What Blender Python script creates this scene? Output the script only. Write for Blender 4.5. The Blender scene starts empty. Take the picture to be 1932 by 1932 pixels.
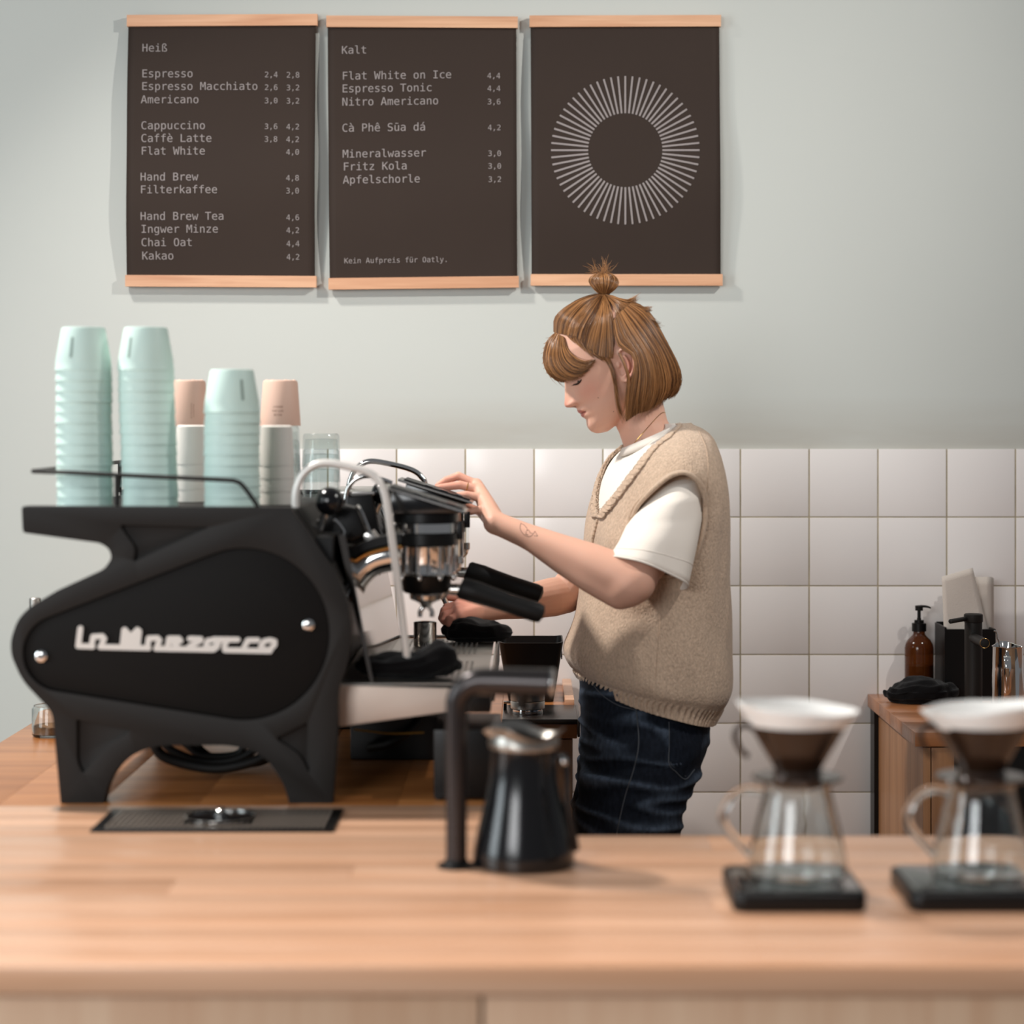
import bpy, bmesh, math, random, os
from mathutils import Vector, Matrix, noise
from mathutils.bvhtree import BVHTree
import numpy as np
random.seed(7)
PI = math.pi
SC = bpy.context.scene
COL = SC.collection

# ------------------------------------------------------------------ camera
F = 4025.0           # focal length in pixels of the 1932 px frame
VX, VY = 1000.0, 790.0
CZ = 1.48
cam_data = bpy.data.cameras.new('camera')
cam = bpy.data.objects.new('camera', cam_data)
COL.objects.link(cam)
cam.location = (0, 0, CZ)
cam.rotation_euler = (PI/2, 0, 0)
cam_data.lens = 50
cam_data.sensor_width = 24
cam_data.sensor_fit = 'HORIZONTAL'
cam_data.shift_x = (966-VX)/1932
cam_data.shift_y = -(966-VY)/1932
cam_data.dof.use_dof = True
cam_data.dof.focus_distance = 4.20
cam_data.dof.aperture_fstop = 1.6
cam_data.clip_start = .05
SC.camera = cam
SC.view_settings.view_transform = 'Standard'
SC.view_settings.look = 'None'
SC.view_settings.gamma = 1
SC.view_settings.use_curve_mapping = False
SC.view_settings.exposure = 0.14

# ------------------------------------------------------------------ world and lights
world = bpy.data.worlds.new('world')
SC.world = world
world.use_nodes = True
wn = world.node_tree.nodes
wn['Background'].inputs[0].default_value = (0.90, 0.94, 1.0, 1)
wn['Background'].inputs[1].default_value = 0.16

def area(name, loc, target, sx, sy, power, color, spread=180):
    d = bpy.data.lights.new(name, 'AREA')
    d.shape = 'RECTANGLE'; d.size = sx; d.size_y = sy
    d.energy = power; d.color = color; d.spread = math.radians(spread)
    o = bpy.data.objects.new(name, d)
    COL.objects.link(o)
    o.location = loc
    o.rotation_euler = (Vector(target)-Vector(loc)).to_track_quat('-Z', 'Y').to_euler()
    return o
area('window_daylight', (-3.3, 1.9, 1.9), (0.0, 4.0, 1.2), 1.3, 1.7, 46, (0.86, 0.96, 1.0))
area('front_window_daylight', (-1.9, -1.2, 2.3), (0.0, 2.6, 1.0), 1.8, 1.4, 76, (0.97, 0.99, 1.0))
area('ceiling_track_lamp', (1.75, 2.9, 3.1), (-0.45, 4.6, 1.75), .05, .05, 8, (1.0, 0.96, 0.91), 75)
area('ceiling_left_lamp', (-1.45, 3.75, 3.15), (-0.1, 3.5, .9), .16, .16, 21, (1.0, 0.94, 0.88), 95)
area('bar_fill_light', (0.2, 2.10, 2.5), (0.2, 2.34, .9), 2.6, .06, 3.0, (1.0, 0.93, 0.88), 36)  # light added to brighten the bar front, no pendant lamps known there
SC.cycles.max_bounces = 20
SC.cycles.transmission_bounces = 16
SC.cycles.transparent_max_bounces = 40

# ------------------------------------------------------------------ helpers
def P(px, py, d):
    """point at depth d that the photograph shows at pixel (px, py)"""
    return Vector(((px-VX)*d/F, d, CZ-(py-VY)*d/F))

def lin(c):
    out = []
    for v in c:
        v = v/255.0
        out.append(v/12.92 if v <= .04045 else ((v+.055)/1.055)**2.4)
    return tuple(out)+(1.0,)

MATS = {}
def mat(name, col, rough=.5, metal=0.0, spec=.5, var=None, bump=None, coat=0.0, trans=0.0,
        ior=1.45, sheen=0.0, sss=0.0, aniso=0.0, vcol=None, stretch=(1, 1, 1)):
    m = bpy.data.materials.new(name); m.use_nodes = True
    nt = m.node_tree; n = nt.nodes; l = nt.links
    b = n['Principled BSDF']
    c = lin(col)
    b.inputs['Base Color'].default_value = c
    b.inputs['Roughness'].default_value = rough
    b.inputs['Metallic'].default_value = metal
    b.inputs['Specular IOR Level'].default_value = spec
    b.inputs['Coat Weight'].default_value = coat
    b.inputs['Transmission Weight'].default_value = trans
    b.inputs['IOR'].default_value = ior
    b.inputs['Sheen Weight'].default_value = sheen
    b.inputs['Subsurface Weight'].default_value = sss
    b.inputs['Anisotropic'].default_value = aniso
    if sss:
        b.inputs['Subsurface Radius'].default_value = (1.0, .35, .2)
        b.inputs['Subsurface Scale'].default_value = .008
    tc = n.new('ShaderNodeTexCoord')
    mp = n.new('ShaderNodeMapping'); mp.inputs['Scale'].default_value = stretch
    l.new(tc.outputs['Object'], mp.inputs['Vector'])
    src = None
    if vcol:
        a = n.new('ShaderNodeAttribute'); a.attribute_name = vcol
        src = a.outputs['Color']
        l.new(src, b.inputs['Base Color'])
    if var:
        sc, amt = var
        nz = n.new('ShaderNodeTexNoise'); nz.inputs['Scale'].default_value = sc; nz.inputs['Detail'].default_value = 5
        l.new(mp.outputs[0], nz.inputs['Vector'])
        mr = n.new('ShaderNodeMapRange')
        mr.inputs[1].default_value = .3; mr.inputs[2].default_value = .7
        mr.inputs[3].default_value = 1-amt; mr.inputs[4].default_value = 1+amt
        l.new(nz.outputs[0], mr.inputs[0])
        mx = n.new('ShaderNodeVectorMath'); mx.operation = 'SCALE'
        if src: l.new(src, mx.inputs[0])
        else: mx.inputs[0].default_value = c[:3]
        l.new(mr.outputs[0], mx.inputs['Scale'])
        l.new(mx.outputs[0], b.inputs['Base Color'])
    if bump:
        sc, st, dist = bump
        nz = n.new('ShaderNodeTexNoise'); nz.inputs['Scale'].default_value = sc; nz.inputs['Detail'].default_value = 3
        l.new(mp.outputs[0], nz.inputs['Vector'])
        bp = n.new('ShaderNodeBump'); bp.inputs['Strength'].default_value = st; bp.inputs['Distance'].default_value = dist
        l.new(nz.outputs[0], bp.inputs['Height'])
        l.new(bp.outputs[0], b.inputs['Normal'])
    MATS[name] = m
    return m

def wood(name, c1, c2, axis=0, rough=.38, scale=1.0, coat=.15, rnd=.12):
    m = bpy.data.materials.new(name); m.use_nodes = True
    nt = m.node_tree; n = nt.nodes; l = nt.links
    b = n['Principled BSDF']
    tc = n.new('ShaderNodeTexCoord'); oi = n.new('ShaderNodeObjectInfo')
    off = n.new('ShaderNodeVectorMath'); off.operation = 'SCALE'
    off.inputs[0].default_value = (7.3, 5.1, 3.7); l.new(oi.outputs['Random'], off.inputs['Scale'])
    add = n.new('ShaderNodeVectorMath'); l.new(tc.outputs['Object'], add.inputs[0]); l.new(off.outputs[0], add.inputs[1])
    mp = n.new('ShaderNodeMapping')
    s = [26*scale]*3; s[axis] = 1.6*scale
    mp.inputs['Scale'].default_value = s
    l.new(add.outputs[0], mp.inputs['Vector'])
    n1 = n.new('ShaderNodeTexNoise'); n1.inputs['Scale'].default_value = 1; n1.inputs['Detail'].default_value = 6
    n1.inputs['Distortion'].default_value = 1.2
    l.new(mp.outputs[0], n1.inputs['Vector'])
    mp2 = n.new('ShaderNodeMapping'); s2 = [180*scale]*3; s2[axis] = 5*scale
    mp2.inputs['Scale'].default_value = s2; l.new(add.outputs[0], mp2.inputs['Vector'])
    n2 = n.new('ShaderNodeTexNoise'); n2.inputs['Scale'].default_value = 1; n2.inputs['Detail'].default_value = 3
    l.new(mp2.outputs[0], n2.inputs['Vector'])
    mx = n.new('ShaderNodeMath'); mx.operation = 'MULTIPLY_ADD'; mx.inputs[1].default_value = .35
    l.new(n2.outputs[0], mx.inputs[0]); l.new(n1.outputs[0], mx.inputs[2])
    cr = n.new('ShaderNodeValToRGB')
    cr.color_ramp.elements[0].position = .42; cr.color_ramp.elements[0].color = lin(c2)
    cr.color_ramp.elements[1].position = .86; cr.color_ramp.elements[1].color = lin(c1)
    l.new(mx.outputs[0], cr.inputs[0])
    mr = n.new('ShaderNodeMapRange'); mr.inputs[3].default_value = 1-rnd; mr.inputs[4].default_value = 1+rnd
    l.new(oi.outputs['Random'], mr.inputs[0])
    sc = n.new('ShaderNodeVectorMath'); sc.operation = 'SCALE'
    l.new(cr.outputs[0], sc.inputs[0]); l.new(mr.outputs[0], sc.inputs['Scale'])
    l.new(sc.outputs[0], b.inputs['Base Color'])
    b.inputs['Roughness'].default_value = rough
    b.inputs['Coat Weight'].default_value = coat; b.inputs['Coat Roughness'].default_value = .25
    bp = n.new('ShaderNodeBump'); bp.inputs['Strength'].default_value = .15; bp.inputs['Distance'].default_value = .0006
    l.new(n2.outputs[0], bp.inputs['Height']); l.new(bp.outputs[0], b.inputs['Normal'])
    MATS[name] = m
    return m

M_wall = mat('wall_paint', (197, 200, 195), .85, spec=.2, var=(1.3, .02), bump=(60, .08, .002))
M_tile = mat('glazed_tile', (234, 229, 226), .22, spec=.5, var=(3, .02), bump=(9, .10, .002))
M_grout = mat('grout', (172, 160, 136), .9, var=(14, .2), bump=(300, .3, .0006))
M_floor = mat('floor_screed', (120, 112, 104), .6, var=(4, .1))
M_paper = mat('black_brown_paper', (53, 42, 36), .7, spec=.25, var=(5, .04), bump=(900, .06, .0003))
M_ink = mat('grey_ink', (150, 142, 140), .8, spec=.2)
M_frame = wood('light_frame_oak', (224, 176, 140), (196, 140, 104), 0, .5, 1.2, 0.05)
M_bar = wood('bar_oak', (224, 178, 146), (198, 146, 110), 0, .33, .7, .25, .07)
M_bench = wood('bench_oak', (188, 124, 72), (146, 86, 42), 0, .30, .7, .25, .06)
M_cab = wood('cabinet_oak', (176, 128, 88), (140, 94, 58), 2, .45, .7, .1, .05)
M_cabtop = wood('cabinet_top_oak', (178, 118, 74), (142, 86, 48), 0, .32, .7, .3, .05)
M_panel = wood('front_panel_oak', (232, 196, 164), (216, 172, 138), 2, .45, .7, .1, .04)
M_blackm = mat('black_powder_coat', (25, 22, 20), .52, spec=.3, bump=(1200, .05, .0002))
M_blackin = mat('black_inset', (17, 15, 14), .6, spec=.16)
M_black = mat('black_plastic', (10, 9, 9), .35, spec=.35)
M_rubber = mat('black_rubber', (15, 14, 13), .55, spec=.35)
M_chrome = mat('chrome', (222, 220, 218), .07, 1.0)
M_steel = mat('brushed_steel', (190, 186, 182), .25, 1.0, aniso=.4, bump=(500, .05, .0002))
M_steel2 = mat('satin_steel', (172, 168, 162), .36, 1.0)
M_satin = mat('satin_white_metal', (228, 223, 217), .3, .2)
M_nub = mat('nub_metal', (158, 144, 132), .3, .6)
M_kettle = mat('kettle_black', (14, 14, 16), .16, .0, spec=.6)
M_mint = mat('mint_cup', (200, 223, 215), .5)
M_mintprint = mat('mint_cup_print', (140, 160, 152), .6)
M_pink = mat('pink_cup', (208, 172, 154), .55)
M_pinkprint = mat('pink_cup_print', (128, 84, 66), .6)
def thin_glass(name, col):
    m = bpy.data.materials.new(name); m.use_nodes = True
    nt = m.node_tree; n = nt.nodes; l = nt.links; n.clear()
    out = n.new('ShaderNodeOutputMaterial'); mx = n.new('ShaderNodeMixShader')
    tr = n.new('ShaderNodeBsdfTransparent'); gl = n.new('ShaderNodeBsdfGlossy'); gl.inputs['Roughness'].default_value = .02
    fr = n.new('ShaderNodeMath'); fr.operation = 'POWER'; fr.inputs[1].default_value = 3.0
    fm = n.new('ShaderNodeMapRange'); fm.inputs[3].default_value = .05; fm.inputs[4].default_value = .75; l.new(fr.outputs[0], fm.inputs[0])
    lf = n.new('ShaderNodeLayerWeight'); lf.inputs[0].default_value = .5; l.new(lf.outputs['Facing'], fr.inputs[0])
    lw = n.new('ShaderNodeLayerWeight'); lw.inputs[0].default_value = .25
    cr = n.new('ShaderNodeValToRGB')
    cr.color_ramp.elements[0].position = .35; cr.color_ramp.elements[0].color = lin(col)
    cr.color_ramp.elements[1].position = 1.0; cr.color_ramp.elements[1].color = lin([c*.93 for c in col])
    l.new(lw.outputs['Facing'], cr.inputs[0]); l.new(cr.outputs[0], tr.inputs[0])
    l.new(fm.outputs[0], mx.inputs[0]); l.new(tr.outputs[0], mx.inputs[1]); l.new(gl.outputs[0], mx.inputs[2])
    l.new(mx.outputs[0], out.inputs[0])
    return m
M_glass = thin_glass('thin_clear_glass', (248, 251, 251))
M_glassr = mat('clear_glass', (246, 250, 250), .01, trans=1.0, ior=1.42)
M_frost = mat('frosted_plastic', (224, 219, 212), .5, trans=.1, ior=1.2)
M_amber = mat('amber_glass', (112, 58, 20), .08, trans=.7, ior=1.4)
M_cloth = mat('black_cloth', (13, 12, 13), .95, spec=.08, bump=(420, .5, .002), sheen=.1)
M_filter = mat('filter_paper', (240, 238, 234), .9, sss=0)
M_towel = mat('paper_towel', (206, 196, 186), .95, spec=.1, bump=(350, .35, .0015))
M_dripper = mat('smoked_brown_plastic', (46, 30, 20), .2, trans=.08, ior=1.45)
M_brass = mat('brass', (190, 150, 90), .25, 1.0)
M_mat = mat('tamping_mat', (34, 28, 25), .3)

class MB:
    def __init__(s):
        s.v = []; s.f = []; s.M = Matrix.Identity(4); s.smooth = []
        s.vc = None
    def add(s, vs, fs, smooth=True):
        o = len(s.v)
        for v in vs: s.v.append(s.M @ Vector(v))
        for f in fs:
            s.f.append(tuple(i+o for i in f)); s.smooth.append(smooth)
        return s
    def box(s, x0, x1, y0, y1, z0, z1, bevel=0, seg=2):
        if bevel:
            bm = bmesh.new()
            vs = [bm.verts.new((x, y, z)) for x in (x0, x1) for y in (y0, y1) for z in (z0, z1)]
            for q in ((0, 1, 3, 2), (4, 6, 7, 5), (0, 4, 5, 1), (2, 3, 7, 6), (0, 2, 6, 4), (1, 5, 7, 3)):
                bm.faces.new([vs[i] for i in q])
            bmesh.ops.bevel(bm, geom=bm.edges[:], offset=bevel, segments=seg, profile=.6, affect='EDGES')
            bm.verts.index_update()
            s.add([v.co.copy() for v in bm.verts], [[v.index for v in f.verts] for f in bm.faces])
            bm.free()
            return s
        vs = [(x, y, z) for x in (x0, x1) for y in (y0, y1) for z in (z0, z1)]
        return s.add(vs, [(0, 1, 3, 2), (4, 6, 7, 5), (0, 4, 5, 1), (2, 3, 7, 6), (0, 2, 6, 4), (1, 5, 7, 3)], False)
    def lathe(s, prof, c=(0, 0, 0), seg=32, fn=None):
        """prof: (r, z) list bottom to top; closed on axis when r == 0"""
        vs = []; rings = []
        for r, z in prof:
            if r <= 1e-9:
                rings.append([len(vs)]); vs.append((c[0], c[1], c[2]+z))
            else:
                rg = []
                for k in range(seg):
                    a = 2*PI*k/seg
                    rr, zz = (r, z) if fn is None else fn(r, z, a)
                    rg.append(len(vs)); vs.append((c[0]+rr*math.cos(a), c[1]+rr*math.sin(a), c[2]+zz))
                rings.append(rg)
        fs = []
        for A, B in zip(rings, rings[1:]):
            if len(A) == 1 and len(B) == 1: continue
            for k in range(seg):
                k2 = (k+1) % seg
                if len(A) == 1: fs.append((A[0], B[k2], B[k]))
                elif len(B) == 1: fs.append((A[k], A[k2], B[0]))
                else: fs.append((A[k], A[k2], B[k2], B[k]))
        return s.add(vs, fs)
    def tube(s, pts, r, seg=10, caps=True, flat=None):
        pts = [Vector(p) for p in pts]
        n = len(pts)
        rs = r if isinstance(r, (list, tuple)) else [r]*n
        vs = []; fs = []
        t0 = (pts[1]-pts[0]).normalized()
        up = Vector((0, 0, 1)) if abs(t0.z) < .9 else Vector((1, 0, 0))
        nrm = (up - t0*up.dot(t0)).normalized()
        for i, p in enumerate(pts):
            if i == 0: t = (pts[1]-pts[0]).normalized()
            elif i == n-1: t = (pts[-1]-pts[-2]).normalized()
            else: t = ((pts[i+1]-p).normalized()+(p-pts[i-1]).normalized()).normalized()
            nrm = (nrm - t*nrm.dot(t))
            nrm = nrm.normalized() if nrm.length > 1e-6 else t.orthogonal().normalized()
            bn = t.cross(nrm)
            for k in range(seg):
                a = 2*PI*k/seg
                vs.append(p+(nrm*math.cos(a)+bn*math.sin(a))*rs[i])
        for i in range(n-1):
            for k in range(seg):
                k2 = (k+1) % seg
                fs.append((i*seg+k, i*seg+k2, (i+1)*seg+k2, (i+1)*seg+k))
        if caps:
            fs.append(tuple(range(seg))[::-1]); fs.append(tuple((n-1)*seg+k for k in range(seg)))
        return s.add(vs, fs)
    def loop_tube(s, pts, r, seg=8):
        pts = [Vector(p) for p in pts]; n = len(pts)
        rs = r if isinstance(r, (list, tuple)) else [r]*n
        ctr = sum(pts, Vector())/n
        vs = []; fs = []
        nz = Vector()
        for i in range(n): nz += (pts[i]-ctr).cross(pts[(i+1) % n]-ctr)
        nz.normalize()
        for i, p in enumerate(pts):
            t = (pts[(i+1) % n]-pts[i-1]).normalized()
            a1 = (nz - t*nz.dot(t)).normalized(); a2 = t.cross(a1)
            for k in range(seg):
                a = 2*PI*k/seg
                vs.append(p+(a1*math.cos(a)+a2*math.sin(a))*rs[i])
        for i in range(n):
            j = (i+1) % n
            for k in range(seg):
                k2 = (k+1) % seg
                fs.append((i*seg+k, i*seg+k2, j*seg+k2, j*seg+k))
        return s.add(vs, fs)
    def prism(s, poly, y0, y1, bevel=0, seg=3):
        """poly: (x, z) outline extruded along y"""
        bm = bmesh.new()
        a = [bm.verts.new((x, y0, z)) for x, z in poly]
        b = [bm.verts.new((x, y1, z)) for x, z in poly]
        n = len(poly)
        f0 = bm.faces.new(a); f1 = bm.faces.new(b[::-1])
        for i in range(n): bm.faces.new((a[i], b[i], b[(i+1) % n], a[(i+1) % n]))
        bmesh.ops.recalc_face_normals(bm, faces=bm.faces[:])
        if bevel:
            es = list(f0.edges)+list(f1.edges)
            bmesh.ops.bevel(bm, geom=es, offset=bevel, segments=seg, profile=.5, affect='EDGES')
        bm.verts.index_update()
        s.add([v.co.copy() for v in bm.verts], [[v.index for v in f.verts] for f in bm.faces])
        bm.free()
        return s
    def ball(s, c, r, seg=20, rings=12):
        r3 = r if isinstance(r, (tuple, list)) else (r, r, r)
        vs = []; fs = []
        for i in range(rings+1):
            th = PI*i/rings
            if i in (0, rings): vs.append((c[0], c[1], c[2]+r3[2]*math.cos(th)))
            else:
                for k in range(seg):
                    a = 2*PI*k/seg
                    vs.append((c[0]+r3[0]*math.sin(th)*math.cos(a), c[1]+r3[1]*math.sin(th)*math.sin(a), c[2]+r3[2]*math.cos(th)))
        idx = lambda i, k: 0 if i == 0 else (len(vs)-1 if i == rings else 1+(i-1)*seg+k % seg)
        for i in range(rings):
            for k in range(seg):
                if i == 0: fs.append((0, idx(1, k), idx(1, k+1)))
                elif i == rings-1: fs.append((idx(i, k), len(vs)-1, idx(i, k+1)))
                else: fs.append((idx(i, k), idx(i+1, k), idx(i+1, k+1), idx(i, k+1)))
        return s.add(vs, fs)
    def capsule(s, a, b, ra, rb, seg=16, mid=None):
        """tapered limb with round ends; closed"""
        a = Vector(a); b = Vector(b); ax = b-a; L = ax.length; ax.normalize()
        pts = []; rs = []
        for i in range(1, 6):
            t = PI/2*i/5
            pts.append(a-ax*ra*math.cos(t)); rs.append(max(ra*math.sin(t), 1e-5))
        if mid:
            for t, rm in mid: pts.append(a+ax*L*t); rs.append(rm)
        for i in range(5, 0, -1):
            t = PI/2*i/5
            pts.append(b+ax*rb*math.cos(t)); rs.append(max(rb*math.sin(t), 1e-5))
        return s.tube(pts, rs, seg)
    def loft(s, rings, cap=True):
        n = len(rings[0]); vs = [v for r in rings for v in r]; fs = []
        for i in range(len(rings)-1):
            for k in range(n):
                k2 = (k+1) % n
                fs.append((i*n+k, i*n+k2, (i+1)*n+k2, (i+1)*n+k))
        if cap:
            fs.append(tuple(range(n))[::-1]); fs.append(tuple((len(rings)-1)*n+k for k in range(n)))
        return s.add(vs, fs)
    def grid(s, rows):
        n = len(rows[0]); vs = [v for r in rows for v in r]; fs = []
        for i in range(len(rows)-1):
            for k in range(n-1):
                fs.append((i*n+k, i*n+k+1, (i+1)*n+k+1, (i+1)*n+k))
        return s.add(vs, fs)
    def cyl(s, a, b, r, seg=24, r2=None, bev=0.0):
        a = Vector(a); b = Vector(b); ax = (b-a).normalized()
        r2 = r if r2 is None else r2
        if bev:
            return s.tube([a, a+ax*.0001, a+ax*bev, b-ax*bev, b-ax*.0001, b], [r-bev, r-bev*.8, r, r2, r2-bev*.8, r2-bev], seg)
        return s.tube([a, b], [r, r2], seg)

ORI = {}
def tag(o, label=None, cat=None, group=None, kind=None):
    if label: o['label'] = label
    if cat: o['category'] = cat
    if group: o['group'] = group
    if kind: o['kind'] = kind
    return o
def thing(name, label, cat, loc, group=None):
    o = bpy.data.objects.new(name, None); COL.objects.link(o)
    o.empty_display_size = .02
    o.location = loc; ORI[o.name] = Vector(loc)
    return tag(o, label, cat, group)
def link_mesh(name, me, m, parent, origin, angle=40):
    o = bpy.data.objects.new(name, me); COL.objects.link(o)
    ORI[o.name] = origin.copy()
    o.location = origin
    if parent is not None:
        o.parent = parent
        o.location = origin-ORI[parent.name]
    if m: me.materials.append(m)
    if angle is not None:
        me.set_sharp_from_angle(angle=math.radians(angle))
    return o
def obj(name, mb, m, parent=None, origin=None, angle=40, recalc=True):
    if origin is None:
        origin = ORI[parent.name] if parent is not None else Vector((0, 0, 0))
    origin = Vector(origin)
    me = bpy.data.meshes.new(name)
    me.from_pydata([tuple(v-origin) for v in mb.v], [], mb.f)
    me.polygons.foreach_set('use_smooth', mb.smooth)
    me.update()
    if recalc:
        bm = bmesh.new(); bm.from_mesh(me)
        bmesh.ops.recalc_face_normals(bm, faces=bm.faces[:])
        bm.to_mesh(me); bm.free()
    if mb.vc is not None:
        at = me.color_attributes.new('col', 'FLOAT_COLOR', 'POINT')
        at.data.foreach_set('color', np.array(mb.vc, dtype=np.float32).ravel())
    return link_mesh(name, me, m, parent, origin, angle)
def copy_tree(o, loc, label=None, parent=None):
    c = o.copy(); COL.objects.link(c)
    if parent is None:
        c.location = loc; ORI[c.name] = Vector(loc)
    else:
        c.parent = parent; ORI[c.name] = ORI[parent.name]+Vector(o.location)
    if label: c['label'] = label
    for ch in list(o.children): copy_tree(ch, None, None, c)
    return c
def smoothpath(pts, n=6):
    """Catmull-Rom through the points"""
    pts = [Vector(p) for p in pts]
    q = [pts[0]*2-pts[1]]+pts+[pts[-1]*2-pts[-2]]
    out = []
    for i in range(1, len(q)-2):
        for k in range(n):
            t = k/n
            a, b, c, d = q[i-1], q[i], q[i+1], q[i+2]
            out.append(.5*((2*b)+(c-a)*t+(2*a-5*b+4*c-d)*t*t+(3*b-a-3*c+d)*t**3))
    out.append(pts[-1])
    return out
def interp(tab, x):
    if x <= tab[0][0]: return tab[0][1]
    for (a, va), (b, vb) in zip(tab, tab[1:]):
        if x <= b: return va+(vb-va)*(x-a)/(b-a)
    return tab[-1][1]
def poly_round(pts, r, n=5):
    """round the corners of a 2-D polygon; r scalar or per point"""
    out = []; m = len(pts)
    for i in range(m):
        p = Vector(pts[i][:2]); a = Vector(pts[i-1][:2]); b = Vector(pts[(i+1) % m][:2])
        rr = pts[i][2] if len(pts[i]) > 2 else r
        va = (a-p); vb = (b-p)
        rr = min(rr, va.length*.45, vb.length*.45)
        if rr < 1e-6: out.append(tuple(p)); continue
        A = p+va.normalized()*rr; B = p+vb.normalized()*rr
        for k in range(n+1):
            t = k/n
            q = A*(1-t)**2+p*2*t*(1-t)+B*t*t
            out.append((q.x, q.y))
    return out

def find_font(fname):
    try:
        p = os.path.join(bpy.utils.system_resource('DATAFILES'), 'fonts', fname)
        return bpy.data.fonts.load(p)
    except Exception:
        return None
MONO = find_font('DejaVuSansMono.woff2')
def text_mesh(s, font=None):
    """flat mesh of the text; x right, y up, em = 1"""
    cu = bpy.data.curves.new('txt', 'FONT'); cu.body = s; cu.resolution_u = 2
    if font: cu.font = font
    o = bpy.data.objects.new('txt', cu); COL.objects.link(o)
    dg = bpy.context.evaluated_depsgraph_get()
    me = bpy.data.meshes.new_from_object(o.evaluated_get(dg))
    vs = [v.co.copy() for v in me.vertices]; fs = [tuple(p.vertices) for p in me.polygons]
    bpy.data.objects.remove(o); bpy.data.curves.remove(cu); bpy.data.meshes.remove(me)
    return vs, fs
TXC = {}
def mono_text(s, adv=.602):
    """monospaced lettering, one glyph per cell, in em units"""
    if MONO:
        if s not in TXC: TXC[s] = text_mesh(s, MONO)
        vs, fs = TXC[s]
        return vs, fs
    vs = []; fs = []
    for i, ch in enumerate(s):
        if ch == ' ': continue
        if ch not in TXC: TXC[ch] = text_mesh(ch)
        v, f = TXC[ch]
        if not v: continue
        cx = (min(q.x for q in v)+max(q.x for q in v))/2
        o = len(vs)
        vs += [Vector((q.x-cx+adv*(i+.5), q.y, 0)) for q in v]; fs += [tuple(k+o for k in q) for q in f]
    return vs, fs
# ------------------------------------------------------------------ room
WY = 4.652           # face of the glazed tiles
# scuffed, slightly soiled band of the painted wall just over the tiles
nt = M_wall.node_tree; n = nt.nodes; l = nt.links
bs = n['Principled BSDF']; src = bs.inputs['Base Color'].links[0].from_socket
tc = n.new('ShaderNodeTexCoord'); sx = n.new('ShaderNodeSeparateXYZ'); l.new(tc.outputs['Object'], sx.inputs[0])
mr = n.new('ShaderNodeMapRange'); mr.inputs[1].default_value = 1.41; mr.inputs[2].default_value = 1.53; mr.inputs[3].default_value = 1; mr.inputs[4].default_value = 0
l.new(sx.outputs[2], mr.inputs[0])
mp = n.new('ShaderNodeMapping'); mp.inputs['Scale'].default_value = (2.2, 1, 14); l.new(tc.outputs['Object'], mp.inputs[0])
nz = n.new('ShaderNodeTexNoise'); nz.inputs['Scale'].default_value = 1.4; nz.inputs['Detail'].default_value = 6; l.new(mp.outputs[0], nz.inputs['Vector'])
m2 = n.new('ShaderNodeMath'); m2.operation = 'MULTIPLY'; 
mlo = n.new('ShaderNodeMapRange'); mlo.inputs[1].default_value = 1.403; mlo.inputs[2].default_value = 1.412; l.new(sx.outputs[2], mlo.inputs[0])
mxx = n.new('ShaderNodeMapRange'); mxx.inputs[1].default_value = -.75; mxx.inputs[2].default_value = -.2; l.new(sx.outputs[0], mxx.inputs[0])
m0 = n.new('ShaderNodeMath'); m0.operation = 'MULTIPLY'; l.new(mlo.outputs[0], m0.inputs[0]); l.new(mxx.outputs[0], m0.inputs[1])
m1 = n.new('ShaderNodeMath'); m1.operation = 'MULTIPLY'; l.new(m0.outputs[0], m1.inputs[0]); l.new(mr.outputs[0], m1.inputs[1])
l.new(m1.outputs[0], m2.inputs[0]); l.new(nz.outputs[0], m2.inputs[1])
m3 = n.new('ShaderNodeMath'); m3.operation = 'MULTIPLY'; l.new(m2.outputs[0], m3.inputs[0]); m3.inputs[1].default_value = .85
mxc = n.new('ShaderNodeMix'); mxc.data_type = 'RGBA'; l.new(m3.outputs[0], mxc.inputs[0]); l.new(src, mxc.inputs[6]); mxc.inputs[7].default_value = lin((168, 158, 144))
l.new(mxc.outputs[2], bs.inputs['Base Color'])
mb = MB().box(-3.6, 4.6, -1.6, 4.78, -.06, 0)
tag(obj('floor', mb, M_floor), kind='structure')
mb = MB().box(-3.6, 4.6, 4.66, 4.78, 0, 3.4)
wall_back = tag(obj('wall_back', mb, M_wall), kind='structure')
PX0 = (1397-VX)/F*WY            # a grout line of the photograph
PZ0 = CZ-(847-VY)/F*WY          # top edge of the tiling
mb = MB().box(PX0-.15*7, PX0+.15*9, 4.6535, 4.66, 0, PZ0-.001)
obj('grout_bed', mb, M_grout, wall_back)
tile_me = None
random.seed(3)
for c in range(-7, 9):
    for r in range(0, 9):
        zt = PZ0-.15*r; zb = zt-.15+.0026
        if r == 0: zt -= 0
        if zb < 0: continue
        x0 = PX0+.15*c+.0016; x1 = PX0+.15*(c+1)-.0016
        cen = Vector(((x0+x1)/2, 4.66, (zt+zb)/2))
        if tile_me is None:
            hx = (x1-x0)/2; hz = (zt-zb)/2
            b_ = MB().box(-hx, hx, WY-4.66, -.001, -hz, hz, .0012, 2)
            o = obj('tile', b_, M_tile, wall_back)
            tile_me = o.data
        else:
            o = bpy.data.objects.new('tile', tile_me); COL.objects.link(o); o.parent = wall_back
        o.location = cen - ORI[wall_back.name]+Vector((0, random.uniform(0, .0006), 0))
        o.rotation_euler = (random.uniform(-.003, .003), 0, random.uniform(-.003, .003))

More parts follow.
